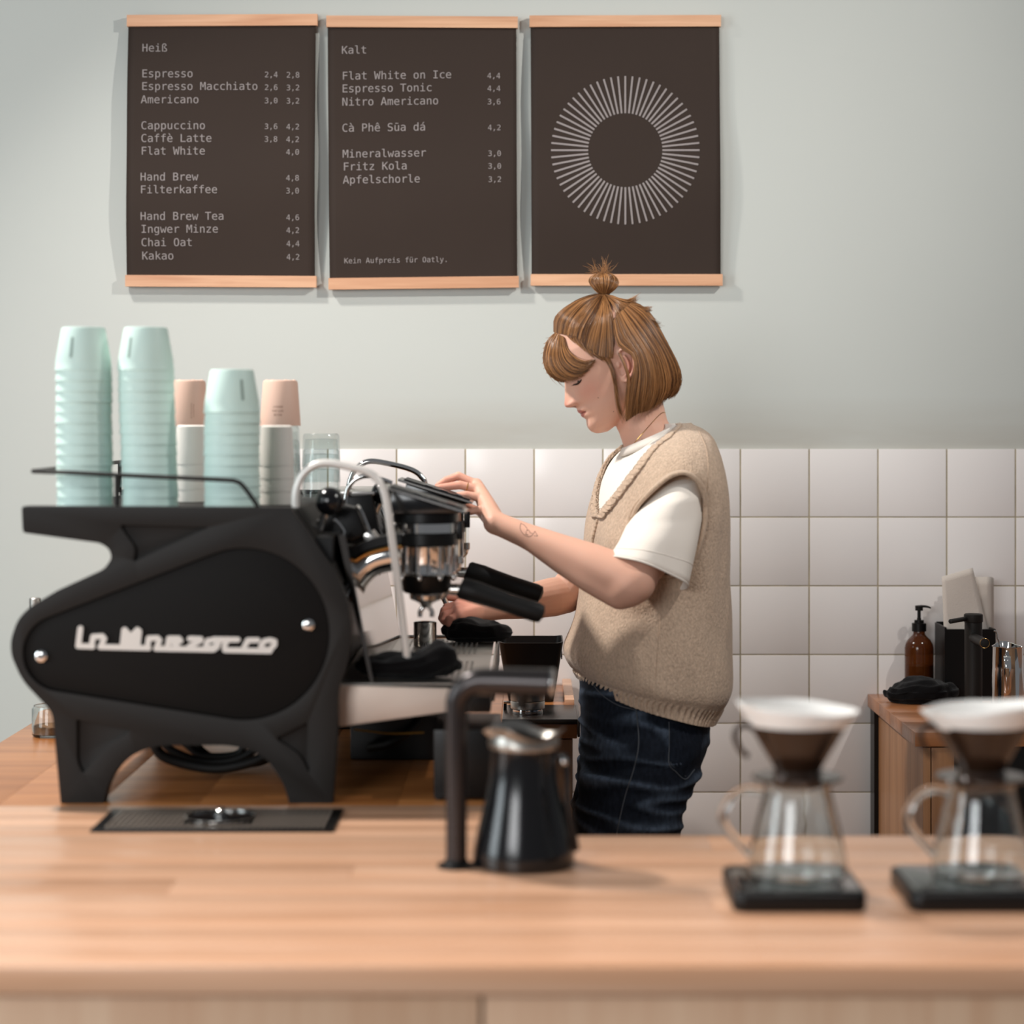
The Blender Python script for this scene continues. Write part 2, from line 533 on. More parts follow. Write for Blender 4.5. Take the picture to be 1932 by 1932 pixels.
# ------------------------------------------------------------------ posters
def poster(tl, tr, bl, br, lines, label, extra=None, bul=.011):
    """corner pixels of the whole hanging, bars 21 px tall"""
    D = 4.644
    cx = (tl[0]+tr[0])/2
    root = thing('menu_poster' if lines else 'sunburst_poster', label, 'poster', P(cx, bl[1]+21, 4.66))
    for nm, (ax, ay), (bx, by) in (('top_bar', tl, tr), ('bottom_bar', bl, br)):
        b_ = MB()
        A, B = P(ax, ay, D), P(bx, by, D); A2, B2 = P(ax, ay+21.5, D), P(bx, by+21.5, D)
        for yo, th in ((-.0045, .0065), (.0045, .0065)):
            bm_ = []
            y0 = D+yo-th/2+.002; y1 = D+yo+th/2+.002
            vs = [(A.x, y0, A.z), (B.x, y0, B.z), (B2.x, y0, B2.z), (A2.x, y0, A2.z),
                  (A.x, y1, A.z), (B.x, y1, B.z), (B2.x, y1, B2.z), (A2.x, y1, A2.z)]
            b_.add(vs, [(0, 1, 2, 3), (5, 4, 7, 6), (0, 4, 5, 1), (1, 5, 6, 2), (2, 6, 7, 3), (3, 7, 4, 0)], False)
        obj(nm, b_, M_frame, root)
    def surf(u, v):
        """u across, v down, both 0..1"""
        xl = tl[0]+(bl[0]-tl[0])*v+2; xr = tr[0]+(br[0]-tr[0])*v-3
        yt = tl[1]+(tr[1]-tl[1])*u+12; yb = bl[1]+(br[1]-bl[1])*u+10
        d = D+.002-bul*math.sin(PI*v)**.8*(.55+.75*math.sin(PI*v*.7)*(1-.5*u))-.003*math.sin(3*PI*v+u*2)*math.sin(PI*v)
        return P(xl+(xr-xl)*u, yt+(yb-yt)*v, D)+Vector((0, d-D, 0))
    rows = [[surf(i/24, j/80) for i in range(25)] for j in range(81)]
    b_ = MB().grid(rows)
    o = obj('paper', b_, M_paper, root, recalc=False)
    md = o.modifiers.new('thick', 'SOLIDIFY'); md.thickness = .0006; md.offset = -1
    # flat print follows the bulge of the paper
    def onpaper(px, py):
        v = (py-(tl[1]+tr[1])/2-12)/((bl[1]+br[1])/2+10-(tl[1]+tr[1])/2-12)
        xl = tl[0]+(bl[0]-tl[0])*v+2; xr = tr[0]+(br[0]-tr[0])*v-3
        u = (px-xl)/(xr-xl)
        q = surf(u, v)
        w = P(px, py, D); return Vector((w.x, q.y-.0016, w.z))
    for txt, px, py, adv, slope in lines:
        vs, fs = mono_text(txt)
        s = adv/.4292 if MONO else adv/.602
        b2 = MB().add([onpaper(px+q.x*s, py-q.y*s+slope*q.x*s) for q in vs], fs, False)
        obj('lettering', b2, M_ink, root, recalc=False, angle=None)
    if extra: extra(root, onpaper)
    return root
rows1 = [('Heiß', 268, 98, '', ''), ('Espresso', 268, 147, '2,4', '2,8'), ('Espresso Macchiato', 268, 171, '2,6', '3,2'),
         ('Americano', 267, 196, '3,0', '3,2'), ('Cappuccino', 267, 245, '3,6', '4,2'), ('Caffè Latte', 267, 269, '3,8', '4,2'),
         ('Flat White', 267, 293, '', '4,0'), ('Hand Brew', 266, 342, '', '4,8'), ('Filterkaffee', 266, 366, '', '3,0'),
         ('Hand Brew Tea', 266, 416, '', '4,6'), ('Ingwer Minze', 267, 440, '', '4,2'), ('Chai Oat', 267, 465, '', '4,4'), ('Kakao', 268, 490, '', '4,2')]
L1 = []
for t, x, y, a, b in rows1:
    L1.append((t, x, y, 12.2, -.003))
    if a: L1.append((a, 499.5, y-.5, 8.5, 0))
    if b: L1.append((b, 540.5, y, 8.5, 0))
poster((240, 29), (599, 27), (237, 519), (597, 521), L1, 'black menu poster headed Heiß hung between light wood bars, leftmost of three', bul=.012)
rows2 = [('Kalt', 644, 102, ''), ('Flat White on Ice', 645, 151, '4,4'), ('Espresso Tonic', 645, 175, '4,4'), ('Nitro Americano', 645, 200, '3,6'),
         ('Cà Phê Sūa dá', 645, 249, '4,2'), ('Mineralwasser', 646, 298, '3,0'), ('Fritz Kola', 647, 322, '3,0'), ('Apfelschorle', 647, 347, '3,2')]
L2 = []
for t, x, y, a in rows2:
    L2.append((t, x, y, 12.2, -.016))
    if a: L2.append((a, 919+(y-150)*.01, y-3, 8.5, 0))
L2.append(('Kein Aufpreis für Oatly.', 649, 497, 8.2, -.014))
poster((616, 30), (977, 32), (620, 525), (979, 521), L2, 'black menu poster headed Kalt hung between light wood bars, the middle one of three', bul=.006)
def rays(root, onp):
    b_ = MB()
    for k in range(64):
        a = 2*PI*k/64
        c, s = math.cos(a), math.sin(a); w = 1.7
        b_.grid([[onp(1179.5+c*r-s*sg*w, 284+s*r+c*sg*w) for sg in (-1, 1)] for r in (70, 84, 98, 112, 126, 140)])
    obj('sunburst_print', b_, M_ink, root, recalc=False, angle=None)
poster((999, 30), (1360, 29), (1001, 517.5), (1363, 517.5), [], 'black poster with a round sunburst of thin grey rays, rightmost of three', rays, bul=.008)

# ------------------------------------------------------------------ bar counter (foreground)
ZB = .90
bar = thing('bar_counter', 'long light oak service bar running across the foreground, rounded front edge', 'counter', (0, 2.6, 0))
random.seed(11)
yy = [2.262, 2.345, 2.43, 2.515, 2.60, 2.69, 2.78, 2.87, 2.968]
for i in range(8):
    xs = [-1.9]
    while xs[-1] < 2.0: xs.append(xs[-1]+random.uniform(.9, 1.7))
    xs[-1] = 2.3
    for a, b in zip(xs, xs[1:]):
        b_ = MB().box(a+.0001, b-.0001, yy[i]+.0001, yy[i+1]-.0001, ZB-.032, ZB, .0011 if i else .004, 2)
        obj('plank', b_, M_bar, bar, origin=((a+b)/2, (yy[i]+yy[i+1])/2, ZB))
# return piece under the rinser
for i, (a, b) in enumerate(((2.968, 3.045), (3.045, 3.122), (3.122, 3.197))):
    b_ = MB().box(-1.9, -.0555, a+.0001, b-.0001, ZB-.032, ZB, .0011, 2)
    obj('plank', b_, M_bar, bar, origin=(-.5, (a+b)/2, ZB))
xs = [-1.9, -1.02, -.0515, .91, 1.86, 2.3]
for a, b in zip(xs, xs[1:]):
    b_ = MB().box(a+.0022, b-.0022, 2.278, 2.30, .10, ZB-.0365, .0015)
    obj('front_panel', b_, M_panel, bar, origin=((a+b)/2, 2.29, .5))
b_ = MB().box(-1.88, 2.28, 2.301, 2.93, 0, ZB-.0325)
b_.box(-1.88, -.06, 2.931, 3.19, 0, ZB-.0325)
obj('carcass', b_, M_panel, bar)

# ------------------------------------------------------------------ bench the machine stands on
bench = thing('back_bench', 'oak bench along the wall that carries the espresso machine', 'counter', (-.5, 3.9, 0))
xs = [-.95, -.80, -.65, -.50, -.35, -.20, -.0555]
for i, (a, b) in enumerate(zip(xs, xs[1:])):
    b_ = MB().box(a+.0001, b-.0001, 3.1975, 4.652, ZB-.032, ZB, .0011, 2)
    o = obj('plank', b_, M_bench, bench, origin=((a+b)/2, 3.9, ZB))
b_ = MB().box(-.0553, .09, 4.082, 4.652, ZB-.032, ZB, .0011, 2)
obj('plank', b_, M_bench, bench, origin=(0, 4.3, ZB))
b_ = MB().box(-.93, -.07, 3.2, 4.64, 0, ZB-.0325)
obj('carcass', b_, M_cab, bench)
b_ = MB().box(-.069, .082, 4.105, 4.64, .0, ZB-.0325)
obj('end_cabinet', b_, M_cab, bench)
b_ = MB().box(-.0545, .0805, 4.088, 4.1045, .1, ZB-.035, .001)
obj('cabinet_door', b_, M_cab, bench)
b_ = MB().box(.070, .0895, 4.30, 4.645, ZB+.0005, ZB+.014, .002)
obj('edge_strip', b_, M_bar, bench)

# ------------------------------------------------------------------ right cabinet
ZC = .88
cab = thing('wall_cabinet', 'oak cabinet against the tiled wall at the right with a thick overhanging top', 'cabinet', (1.3, 4.36, 0))
for i, (a, b) in enumerate(((4.078, 4.22), (4.22, 4.36), (4.36, 4.50), (4.50, 4.651))):
    b_ = MB().box(.736, 2.1, a+.0001, b-.0001, ZC-.027, ZC, .001, 2)
    obj('plank', b_, M_cabtop, cab, origin=(1.4, (a+b)/2, ZC))
b_ = MB().box(.752, .772, 4.10, 4.64, 0, ZC-.0275); obj('side_panel', b_, M_cab, cab)
b_ = MB().box(.742, .7515, 4.60, 4.65, 0, ZC-.0275); obj('shadow_gap_strip', b_, M_black, cab)
b_ = MB().box(.752, .7665, 4.083, 4.0995, .0, ZC-.030, .0006); obj('stile', b_, M_cab, cab)
b_ = MB().box(.769, .812, 4.085, 4.0995, .0, ZC-.030, .0006); obj('stile', b_, M_cab, cab)
b_ = MB().box(.813, 1.42, 4.10, 4.64, .02, ZC-.03, .003); obj('black_undercounter_front', b_, M_black, cab)
b_ = MB().box(1.43, 2.1, 4.10, 4.64, .0, ZC-.03, .003); obj('side_panel', b_, M_cab, cab)

# ------------------------------------------------------------------ things on the cabinet
def cz(d): return CZ-(ZC-0)
D_ = 4.602; s_ = F/D_
c = Vector(((1734-VX)/s_, D_, ZC))
bot = thing('soap_bottle', 'amber pump bottle with black pump, standing between black cloth and towel box', 'bottle', c)
u = 1/s_
prof = [(0, .0006), (24*u, .0006), (26.5*u, 3*u), (27*u, 8*u), (27*u, 92*u), (25.5*u, 100*u), (21*u, 108*u), (14*u, 115*u), (11*u, 119*u), (11*u, 127*u), (0, 127*u)]
obj('bottle_body', MB().lathe(prof, c, 40), M_amber, bot)
pr2 = [(0, .002), (24*u, .003), (25*u, 6*u), (25*u, 60*u), (0, 60*u)]
obj('liquid_soap', MB().lathe(pr2, c, 32), mat('soap', (84, 42, 18), .3, trans=.4), bot)
b_ = MB().lathe([(0, 124*u), (13.5*u, 124*u), (13.5*u, 139*u), (9*u, 140*u), (9*u, 145*u), (4*u, 145.2*u), (4*u, 149*u), (3.3*u, 149*u), (3.3*u, 163*u), (7.2*u, 163*u), (7.6*u, 172*u), (0, 173.4*u)], c, 32)
b_.tube([c+Vector((x*u, 0, z*u)) for x, z in ((2, 171), (12, 170.6), (18, 169.5), (22, 167.5))], [2.6*u, 2.3*u, 2*u, 1.5*u], 10)
obj('pump', b_, M_black, bot)

def cloth(name, label, cen, rx, ry, h, seed, lobes=(), group=None):
    """crumpled folded cloth: lumpy closed mound"""
    root = thing(name, label, 'cloth', cen, group)
    nu, nv = 64, 26
    rings = []
    for j in range(nv):
        t = j/(nv-1)
        rr = math.sin(PI*min(t*.97+.015, 1))**.55
        zz = (1-math.cos(PI*t))/2
        ring = []
        for i in range(nu):
            a = 2*PI*i/nu
            n1 = noise.noise(Vector((math.cos(a)*1.3+seed, math.sin(a)*1.3, t*1.2)))
            n2 = noise.noise(Vector((math.cos(a)*3.5+seed, math.sin(a)*3.5, t*5)))
            r = rr*(1+.22*n1+.10*n2)
            x = rx*r*math.cos(a); y = ry*r*math.sin(a)
            hh = h*(1+.35*noise.noise(Vector((x/rx*1.4+seed, y/ry*1.4, 3))))
            for lx, lz, lw in lobes: hh += lz*math.exp(-((x/rx-lx)/lw)**2)
            fold = .05*math.sin(9*t*PI+2*n1)*h
            ring.append(Vector(cen)+Vector((x, y, max(.0008, hh*zz+fold*(1 if 0.1 < t < .95 else 0)))))
        rings.append(ring)
    obj('folded_layers', MB().loft(rings), M_cloth, root, angle=80)
    return root
cloth('cleaning_cloth', 'crumpled black cloth on the wall cabinet, beside the amber pump bottle', (( 1737-VX)/896, 4.512, ZC), .078, .052, .047, 2.0, ((-.75, -.012, .3),))

d0 = 4.53; s_ = F/d0; u = 1/s_
bx0 = (1785-VX)*u; bx1 = (1876-VX)*u
zt = CZ-(1187-VY)*u
tb = thing('towel_box', 'tall black open box holding white paper towels, behind the black tap', 'dispenser', ((bx0+bx1)/2, 4.58, ZC))
b_ = MB()
b_.box(bx0, bx1, d0, d0+.004, ZC+.0006, zt, .0008, 1).box(bx0, bx1, 4.636, 4.64, ZC+.0006, zt+.006)
b_.box(bx0-.003, bx0+.001, d0, 4.64, ZC+.0006, zt+.004).box(bx1-.001, bx1+.003, d0, 4.64, ZC+.0006, zt)
b_.box(bx0, bx1, d0, 4.64, ZC+.0006, ZC+.004)
obj('box_shell', b_, M_black, tb)
tw = thing('paper_towels', 'white folded paper towels sticking up out of the black box', 'paper towel', ((bx0+bx1)/2, 4.58, ZC+.008))
def sheetpoly(px, d, bend):
    rows = []
    # px: quad corners tl,tr,br,bl in pixels
    for j in range(13):
        t = j/12; r = []
        for i in range(9):
            s2 = i/8
            x = (px[0][0]*(1-s2)+px[1][0]*s2)*(1-t)+(px[3][0]*(1-s2)+px[2][0]*s2)*t
            y = (px[0][1]*(1-s2)+px[1][1]*s2)*(1-t)+(px[3][1]*(1-s2)+px[2][1]*s2)*t
            r.append(P(x, y, d+bend*math.sin(PI*t*.8)*(s2-.3)-.01*(1-t)*bend*20))
        rows.append(r)
    b2 = MB().grid(rows)
    return b2
o = obj('front_sheet', sheetpoly([(1777, 1088), (1835, 1071), (1868, 1210), (1782, 1230)], 4.555, .012), M_towel, tw, recalc=False)
o.modifiers.new('t', 'SOLIDIFY').thickness = .0012
for k in range(5):
    o = obj('folded_sheet', sheetpoly([(1790, 1089+k), (1870+k*1.2, 1088+k*.6), (1871+k, 1300), (1790, 1300)], 4.575+k*.011, .004), M_towel, tw, recalc=False)
    o.modifiers.new('t', 'SOLIDIFY').thickness = .0015

d0 = 4.40; u = d0/F
tap = thing('black_tap', 'matte black mixer tap with side lever, in front of the paper towels', 'tap', ((1836.5-VX)*u, d0, ZC))
c = ORI[tap.name]
zt = CZ-(1158-VY)*u
b_ = MB().lathe([(0, .0006), (.024, .0006), (.024, .005), (16.5*u, .006), (16.5*u, zt-ZC-16*u), (0, zt-ZC-16*u)], c, 32); obj('column', b_, M_blackm, tap)
b_ = MB().lathe([(0, zt-ZC-15.5*u), (17.2*u, zt-ZC-15.5*u), (17.8*u, zt-ZC-14*u), (17.8*u, zt-ZC-1.5*u), (16*u, zt-ZC), (0, zt-ZC)], c, 32); obj('cap', b_, M_blackm, tap)
b_ = MB().cyl(P(1824, 1167, d0-.005), P(1793, 1172.5, d0-.06), 4.4*u, 16, bev=.0008); obj('lever', b_, M_blackm, tap)
b_ = MB().cyl(P(1836, 1203, d0-.01), P(1858, 1213.5, d0-.13), .0098, 24, bev=.001); obj('spout', b_, M_blackm, tap)
e = P(1858, 1213.5, d0-.1305)
ax = (P(1858, 1213.5, d0-.13)-P(1836, 1203, d0-.01)).normalized()
b_ = MB().loop_tube([e+ax.orthogonal().normalized().cross(ax)*math.sin(a)*.0096+ax.orthogonal().normalized()*math.cos(a)*.0096 for a in [2*PI*k/24 for k in range(24)]], .0005, 6)
obj('brass_ring', b_, M_brass, tap)

d0 = 4.27; u = d0/F
jc = Vector(((1901-VX)*u, d0, ZC))
jug = thing('milk_jug', 'polished steel milk jug with a strap handle, at the right edge beside the tap', 'jug', jc)
zt = CZ-(1219-VY)*u-ZC
pr = [(0, .0008), (28*u, .0008), (31*u, .004), (31*u, .05), (29*u, zt*.7), (28.5*u, zt-.002), (29.2*u, zt), (28*u, zt-.001), (27.3*u, zt*.7), (29.5*u, .05), (29*u, .005), (0, .004)]
b_ = MB().lathe(pr, jc, 48, fn=lambda r, z, a: (r+(.010 if z > zt*.75 else 0)*max(0, math.cos(a-PI/2))**6, z+(.006 if z > zt*.9 else 0)*max(0, math.cos(a-PI/2))**6))
obj('jug_body', b_, M_chrome, jug)
hp = smoothpath([P(1899, 1241, d0-.030), P(1900, 1240, d0-.050), P(1901, 1262, d0-.060), P(1901, 1300, d0-.050), P(1900, 1316, d0-.034)], 5)
b_ = MB(); b_.grid([[p+Vector((dx, 0, 0)) for dx in (-.007, 0, .007)] for p in hp])
o = obj('handle', b_, M_chrome, jug, recalc=False); o.modifiers.new('t', 'SOLIDIFY').thickness = .0016
sp = thing('bar_spoon', 'thin steel spoon handle leaning in the milk jug', 'spoon', jc+Vector((0, 0, .005)))
b_ = MB().tube(smoothpath([P(1875, 1190, d0+.0), P(1880, 1193, d0), P(1882, 1205, d0), P(1886, 1220, d0), P(1896, 1330, d0)], 4), .0017, 8)
obj('spoon_handle', b_, M_steel, sp); 
obj('spoon_bowl', MB().ball(P(1897, 1336, d0), (.008, .003, .012), 12, 8), M_steel, sp)

# ------------------------------------------------------------------ tamping corner
tm = thing('tamping_mat', 'dark rubber tamping mat hooked over the bench edge', 'mat', (0, 4.2, ZB+.0006))
b_ = MB().box(-.0535, .0915, 4.076, 4.285, ZB+.0006, ZB+.0056, .0015)
obj('mat_top', b_, M_mat, tm)
obj('front_lip', MB().box(-.0535, .0915, 4.0745, 4.0805, ZB-.004, ZB+.0062, .0015), M_mat, tm)
obj('side_lip', MB().box(.0905, .0955, 4.072, 4.285, ZB-.028, ZB+.0062, .0018), M_mat, tm)
d0 = 4.16; u = d0/F
tc_ = Vector(((995.5-VX)*u, d0, ZB+.0058))
tp = thing('coffee_tamper', 'round steel levelling tamper in two stacked rings on the dark mat', 'tamper', tc_)
obj('base', MB().lathe([(0, 0), (28*u, 0), (29*u, 2*u), (28*u, 9*u), (0, 9*u)], tc_, 40), M_chrome, tp)
obj('lower_ring', MB().lathe([(0, 9*u), (31*u, 9*u), (32.3*u, 10.5*u), (32.3*u, 23*u), (31.5*u, 24*u), (0, 24*u)], tc_, 48), M_steel2, tp)
obj('upper_ring', MB().lathe([(0, 24.6*u), (31.5*u, 24.6*u), (32.3*u, 25.5*u), (32.3*u, 39*u), (31*u, 40.5*u), (0, 40.5*u)], tc_, 48), M_steel2, tp)
d0 = 4.22
tl_ = thing('steel_tool', 'flat steel tool lying beside the tamper on the dark mat', 'tool', P(955, 1325, d0))
obj('tool_bar', MB().box(-.052, -.018, 4.20, 4.213, ZB+.019, ZB+.023, .001), M_steel, tl_)
obj('tool_foot', MB().box(-.052, -.046, 4.20, 4.213, ZB+.006, ZB+.019), M_black, tl_)
# black knock bin
kb = thing('knock_bin', 'black plastic bin with flared rim and grip slot beside the drip tray', 'bin', (.004, 4.42, ZB+.0006))
def rr_ring(cx, cy, hx, hy, z, zf=0, n=10, r=.012):
    pts = []
    for q, (sx, sy) in enumerate(((1, 1), (-1, 1), (-1, -1), (1, -1))):
        for k in range(n):
            a = PI/2*q+PI/2*k/(n-1)
            x = cx+sx*(hx-r)+r*math.cos(a); y = cy+sy*(hy-r)+r*math.sin(a)
            pts.append(Vector((x, y, z+zf*((x-cx)/hx)**2)))
    return pts
R_ = []
for t in (0, .02, .2, .5, .8, 1):
    R_.append(rr_ring(.002, 4.42, .046+.020*t, .055+.02*t, ZB+.001+.118*t-.0, .006*t*t))
for t in (1, .8, .5, .1):
    R_.append(rr_ring(.002, 4.42, .0435+.020*t, .0525+.02*t, ZB+.001+.118*t, .006*t*t))
obj('bin_body', MB().loft(R_), M_black, kb)
obj('grip_slot', MB().box(.064, .0665, 4.39, 4.45, ZB+.085, ZB+.10, .001), M_rubber, kb)

# black box in front of the drip tray
bx = thing('black_drawer_box', 'black box standing on the bench under the right end of the drip tray', 'box', (-.09, 3.33, ZB))
obj('box_body', MB().box(-.146, -.046, 3.235, 3.42, ZB+.004, 1.008, .003), M_black, bx)
for k, (x, y) in enumerate(((-.138, 3.25), (-.054, 3.25), (-.138, 3.40), (-.054, 3.40))):
    obj('foot', MB().lathe([(0, .0004), (.006, .0004), (.006, .004), (0, .004)], (x, y, ZB), 12), M_rubber, bx)

# ------------------------------------------------------------------ pitcher rinser let into the bar
rn = thing('pitcher_rinser', 'black perforated glass rinser let into the bar before the espresso machine', 'rinser', (-.445, 3.07, ZB))
obj('tray_frame', MB().box(-.617, -.275, 2.988, 3.154, ZB+.0006, ZB+.004, .0014), M_black, rn)
b_ = MB()
for i in range(38):
    for j in range(11):
        x = -.596+i*.0082; y = 3.006+j*.0128
        if abs(x+.445) < .052 and abs(y-3.07) < .05: continue
        b_.box(x-.0021, x+.0021, y-.0034, y+.0034, ZB+.0042, ZB+.0062)
o = obj('grate_nubs', b_, M_nub, rn); o['kind'] = 'stuff'
obj('spray_star', MB().lathe([(0, .0045), (.046, .0045), (.050, .0075), (.048, .0082), (.012, .0090), (.011, .012), (0, .013)], (-.445, 3.07, ZB), 40), M_kettle, rn)
obj('nozzle', MB().lathe([(0, .012), (.008, .012), (.008, .018), (.004, .021), (0, .021)], (-.445, 3.07, ZB), 20), M_chrome, rn)
obj('trim_ring', MB().loop_tube([(-.445+.05*math.cos(a), 3.07+.05*math.sin(a), ZB+.0085) for a in [2*PI*k/40 for k in range(40)]], .0012, 6), M_chrome, rn)
# ------------------------------------------------------------------ espresso machine
D1 = 3.215                     # near face of the near side panel
def XZ(px, py, d=D1):
    p = P(px, py, d); return (p.x, p.z)
em = thing('espresso_machine', 'large matte black espresso machine with white script lettering on its side panel', 'coffee machine', (-.5, 3.6, ZB))
def zz(x, y): return (x/2.76, 900+y/2.76)
outer = [(112, 152, 18), (1512, 158, 6), (1700, 430, 250), (1800, 600, 200), (1838, 820, 250), (1800, 1010, 250), (1757, 1110, 60),
         (1757, 1320), (1732, 1702, 4), (1506, 1702, 4), (1482, 1610, 60), (1400, 1480, 120), (1320, 1425, 100), (1200, 1398, 80), (820, 1398, 80),
         (700, 1440, 100), (610, 1520, 100), (560, 1610, 80), (540, 1700, 4), (315, 1700, 4), (272, 1225, 40), (205, 1155, 100), (115, 1060, 200), (58, 930, 200),
         (55, 850, 200), (90, 745, 150), (150, 680, 60), (300, 590), (545, 478, 60), (582, 420, 60), (568, 375, 50), (525, 345, 30), (118, 290, 20)]
po = []
for q in outer:
    x, y = zz(q[0], q[1]); a = XZ(x, y)
    po.append((a[0], a[1], (q[2] if len(q) > 2 else 0)/2.76*D1/F))
po = poly_round(po, 0, 5)
def teardrop(grow=0.0, n=64):
    """two circles and their tangents, panel pixels"""
    c1 = Vector(zz(1268, 818)); r1 = 448/2.76+grow; c2 = Vector(zz(318, 918)); r2 = 200/2.76+grow
    pts = []
    for c, r in ((c1, r1), (c2, r2)):
        for k in range(n*2):
            a = 2*PI*k/(n*2); pts.append((c.x+r*math.cos(a), c.y+r*math.sin(a)))
    # convex hull
    pts = sorted(pts)
    def half(ps):
        h = []
        for p in ps:
            while len(h) >= 2 and (h[-1][0]-h[-2][0])*(p[1]-h[-2][1])-(h[-1][1]-h[-2][1])*(p[0]-h[-2][0]) <= 0: h.pop()
            h.append(p)
        return h
    h = half(pts)[:-1]+half(pts[::-1])[:-1]
    return h
def tri_pts(q, r=0):
    return poly_round([zz(a, b)+((c/2.76),) for a, b, c in q], 0, 5)
tri1 = tri_pts([(618, 248, 30), (1092, 262, 22), (690, 445, 24), (708, 372, 60)])
tri2 = tri_pts([(398, 1262, 12), (688, 1318, 30), (560, 1395, 140), (430, 1548, 24), (400, 1480, 30)])
tri3 = tri_pts([(1432, 1362, 24), (1604, 1276, 16), (1612, 1548, 24), (1560, 1440, 100)])
def side_panel(d0, d1, name, front=True):
    """frame with the pockets cut through by boolean, backed by inset plates"""
    b_ = MB().prism(po, d0, d1, 0 if front else .003, 3)
    o = obj(name, b_, M_blackm, em, angle=35)
    if not front: return o
    cut = MB()
    for poly in (teardrop(), tri1, tri2, tri3):
        cut.prism([XZ(x, y) for x, y in poly], d0-.01, d0+.011)
    # apply the cut now so that nothing hidden stays in the scene
    c_ = obj('cutter', cut, None, None, origin=ORI[em.name])
    md = o.modifiers.new('b', 'BOOLEAN'); md.operation = 'DIFFERENCE'; md.object = c_; md.solver = 'EXACT'
    bv = o.modifiers.new('bv', 'BEVEL'); bv.width = .0036; bv.segments = 3; bv.limit_method = 'ANGLE'; bv.angle_limit = math.radians(60)
    bpy.context.view_layer.update()
    dg = bpy.context.evaluated_depsgraph_get()
    me = bpy.data.meshes.new_from_object(o.evaluated_get(dg))
    o.modifiers.clear(); old = o.data; o.data = me; bpy.data.meshes.remove(old)
    bpy.data.objects.remove(c_)
    me.set_sharp_from_angle(angle=math.radians(35))
    return o
near = side_panel(D1, D1+.030, 'side_panel')
side_panel(3.985, 4.015, 'side_panel', False)
ins = MB().prism([XZ(x, y) for x, y in teardrop(-1.0)], D1+.0055, D1+.0115, .0015, 2)
plate_o = obj('inset_plate', ins, M_blackin, em)
for (x, y) in ((217, 932), (1608, 770)):
    px, py = zz(x, y); c = P(px, py, D1+.006)
    b_ = MB(); b_.M = Matrix.Translation(c) @ Matrix.Rotation(PI/2, 4, 'X')
    b_.lathe([(0, 0), (.0088, 0), (.0088, .004), (.006, .0058), (.0035, .0060), (.003, .0045), (0, .0045)], seg=24)
    obj('panel_bolt', b_, M_chrome, plate_o)
# script lettering, raised white metal
def LZ(x, y): return (120+x/4.6, 1160+y/4.6)
strokes = [[(145, 118), (128, 262)], [(126, 270), (252, 275)], [(244, 268), (256, 190), (335, 186), (352, 208), (322, 276)], [(318, 278), (738, 288)],
    [(512, 268), (526, 132)], [(530, 130), (582, 190), (640, 130)], [(655, 142), (642, 272)], [(582, 195), (582, 270)], [(614, 160), (600, 270)], [(550, 160), (555, 270)],
    [(728, 280), (738, 204), (812, 201), (832, 220), (806, 290)], [(802, 292), (1300, 302)],
    [(902, 285), (914, 206), (1000, 206), (1014, 226), (955, 246), (1004, 294)],
    [(1094, 208), (1188, 210), (1190, 222), (1090, 276), (1080, 290)],
    [(1310, 218), (1250, 226), (1236, 262), (1262, 292), (1310, 280), (1338, 240), (1370, 214)], [(1300, 302), (1330, 280), (1344, 230)],
    [(1300, 214), (1510, 216)], [(1420, 222), (1396, 262), (1398, 296), (1420, 306)], [(1400, 306), (1790, 314)],
    [(1682, 220), (1598, 222), (1560, 296)],
    [(1790, 220), (1740, 230), (1712, 270), (1730, 300), (1786, 306), (1828, 262), (1830, 232), (1790, 220)]]
b_ = MB(); nseg = 0
for st in strokes:
    pts = []
    for x, y in st:
        px, py = LZ(x, y); pts.append(P(px, py, 0.0001+3.2165) )
    pts = [Vector((p.x, 0, p.z)) for p in pts]
    r = 5.1*D1/F
    # flat ribbons with round joints, standing proud of the plate
    for a, b in zip(pts, pts[1:]):
        nseg += 1; y0, y1 = D1+.001+nseg*.00002, D1+.0056
        t = (b-a).normalized(); nrm = Vector((-t.z, 0, t.x))
        outl = []
        a0 = math.atan2(nrm.z, nrm.x)
        for k in range(9): outl.append((a.x+r*math.cos(a0+PI*k/8), a.z+r*math.sin(a0+PI*k/8)))
        for k in range(9): outl.append((b.x+r*math.cos(a0+PI+PI*k/8), b.z+r*math.sin(a0+PI+PI*k/8)))
        b_.prism(outl, y0, y1)
obj('script_lettering', b_, M_satin, plate_o)

# body between the two side panels
Y0, Y1 = D1+.0305, 3.9845
def body(poly, name, m, y0=Y0, y1=Y1, bev=.003):
    return obj(name, MB().prism([XZ(x, y) for x, y in poly], y0, y1, bev, 2), m, em)
td = teardrop(-14)
body([(x, y) for x, y in td if x < 600]+[(606, 1180), (606, 1110)], 'boiler_cover', M_steel)
body([(60, 966), (540, 966), (556, 990), (330, 1000), (230, 992), (60, 990)], 'cup_tray', M_blackm)
body([(225, 1000), (560, 990), (600, 1055), (560, 1180), (300, 1080), (225, 1060)], 'back_cover', M_blackm)
# front hood
hood = [(540, 962), (556, 962), (618, 1052), (640, 1105), (600, 1120), (540, 1020)]
body(hood, 'front_hood', M_blackm)
# mirror splash plate
sp_ = MB().prism([(-.247, ZB+.168), (-.241, ZB+.168), (-.286, ZB+.40), (-.298, ZB+.40)], 3.30, Y1, .001, 1)
obj('splash_plate', sp_, mat('splash_steel', (128, 120, 114), .10, 1.0), em)
bk = MB().box(-.335, -.301, Y0, Y1, ZB+.11, ZB+.40)
obj('inner_frame', bk, M_black, em)
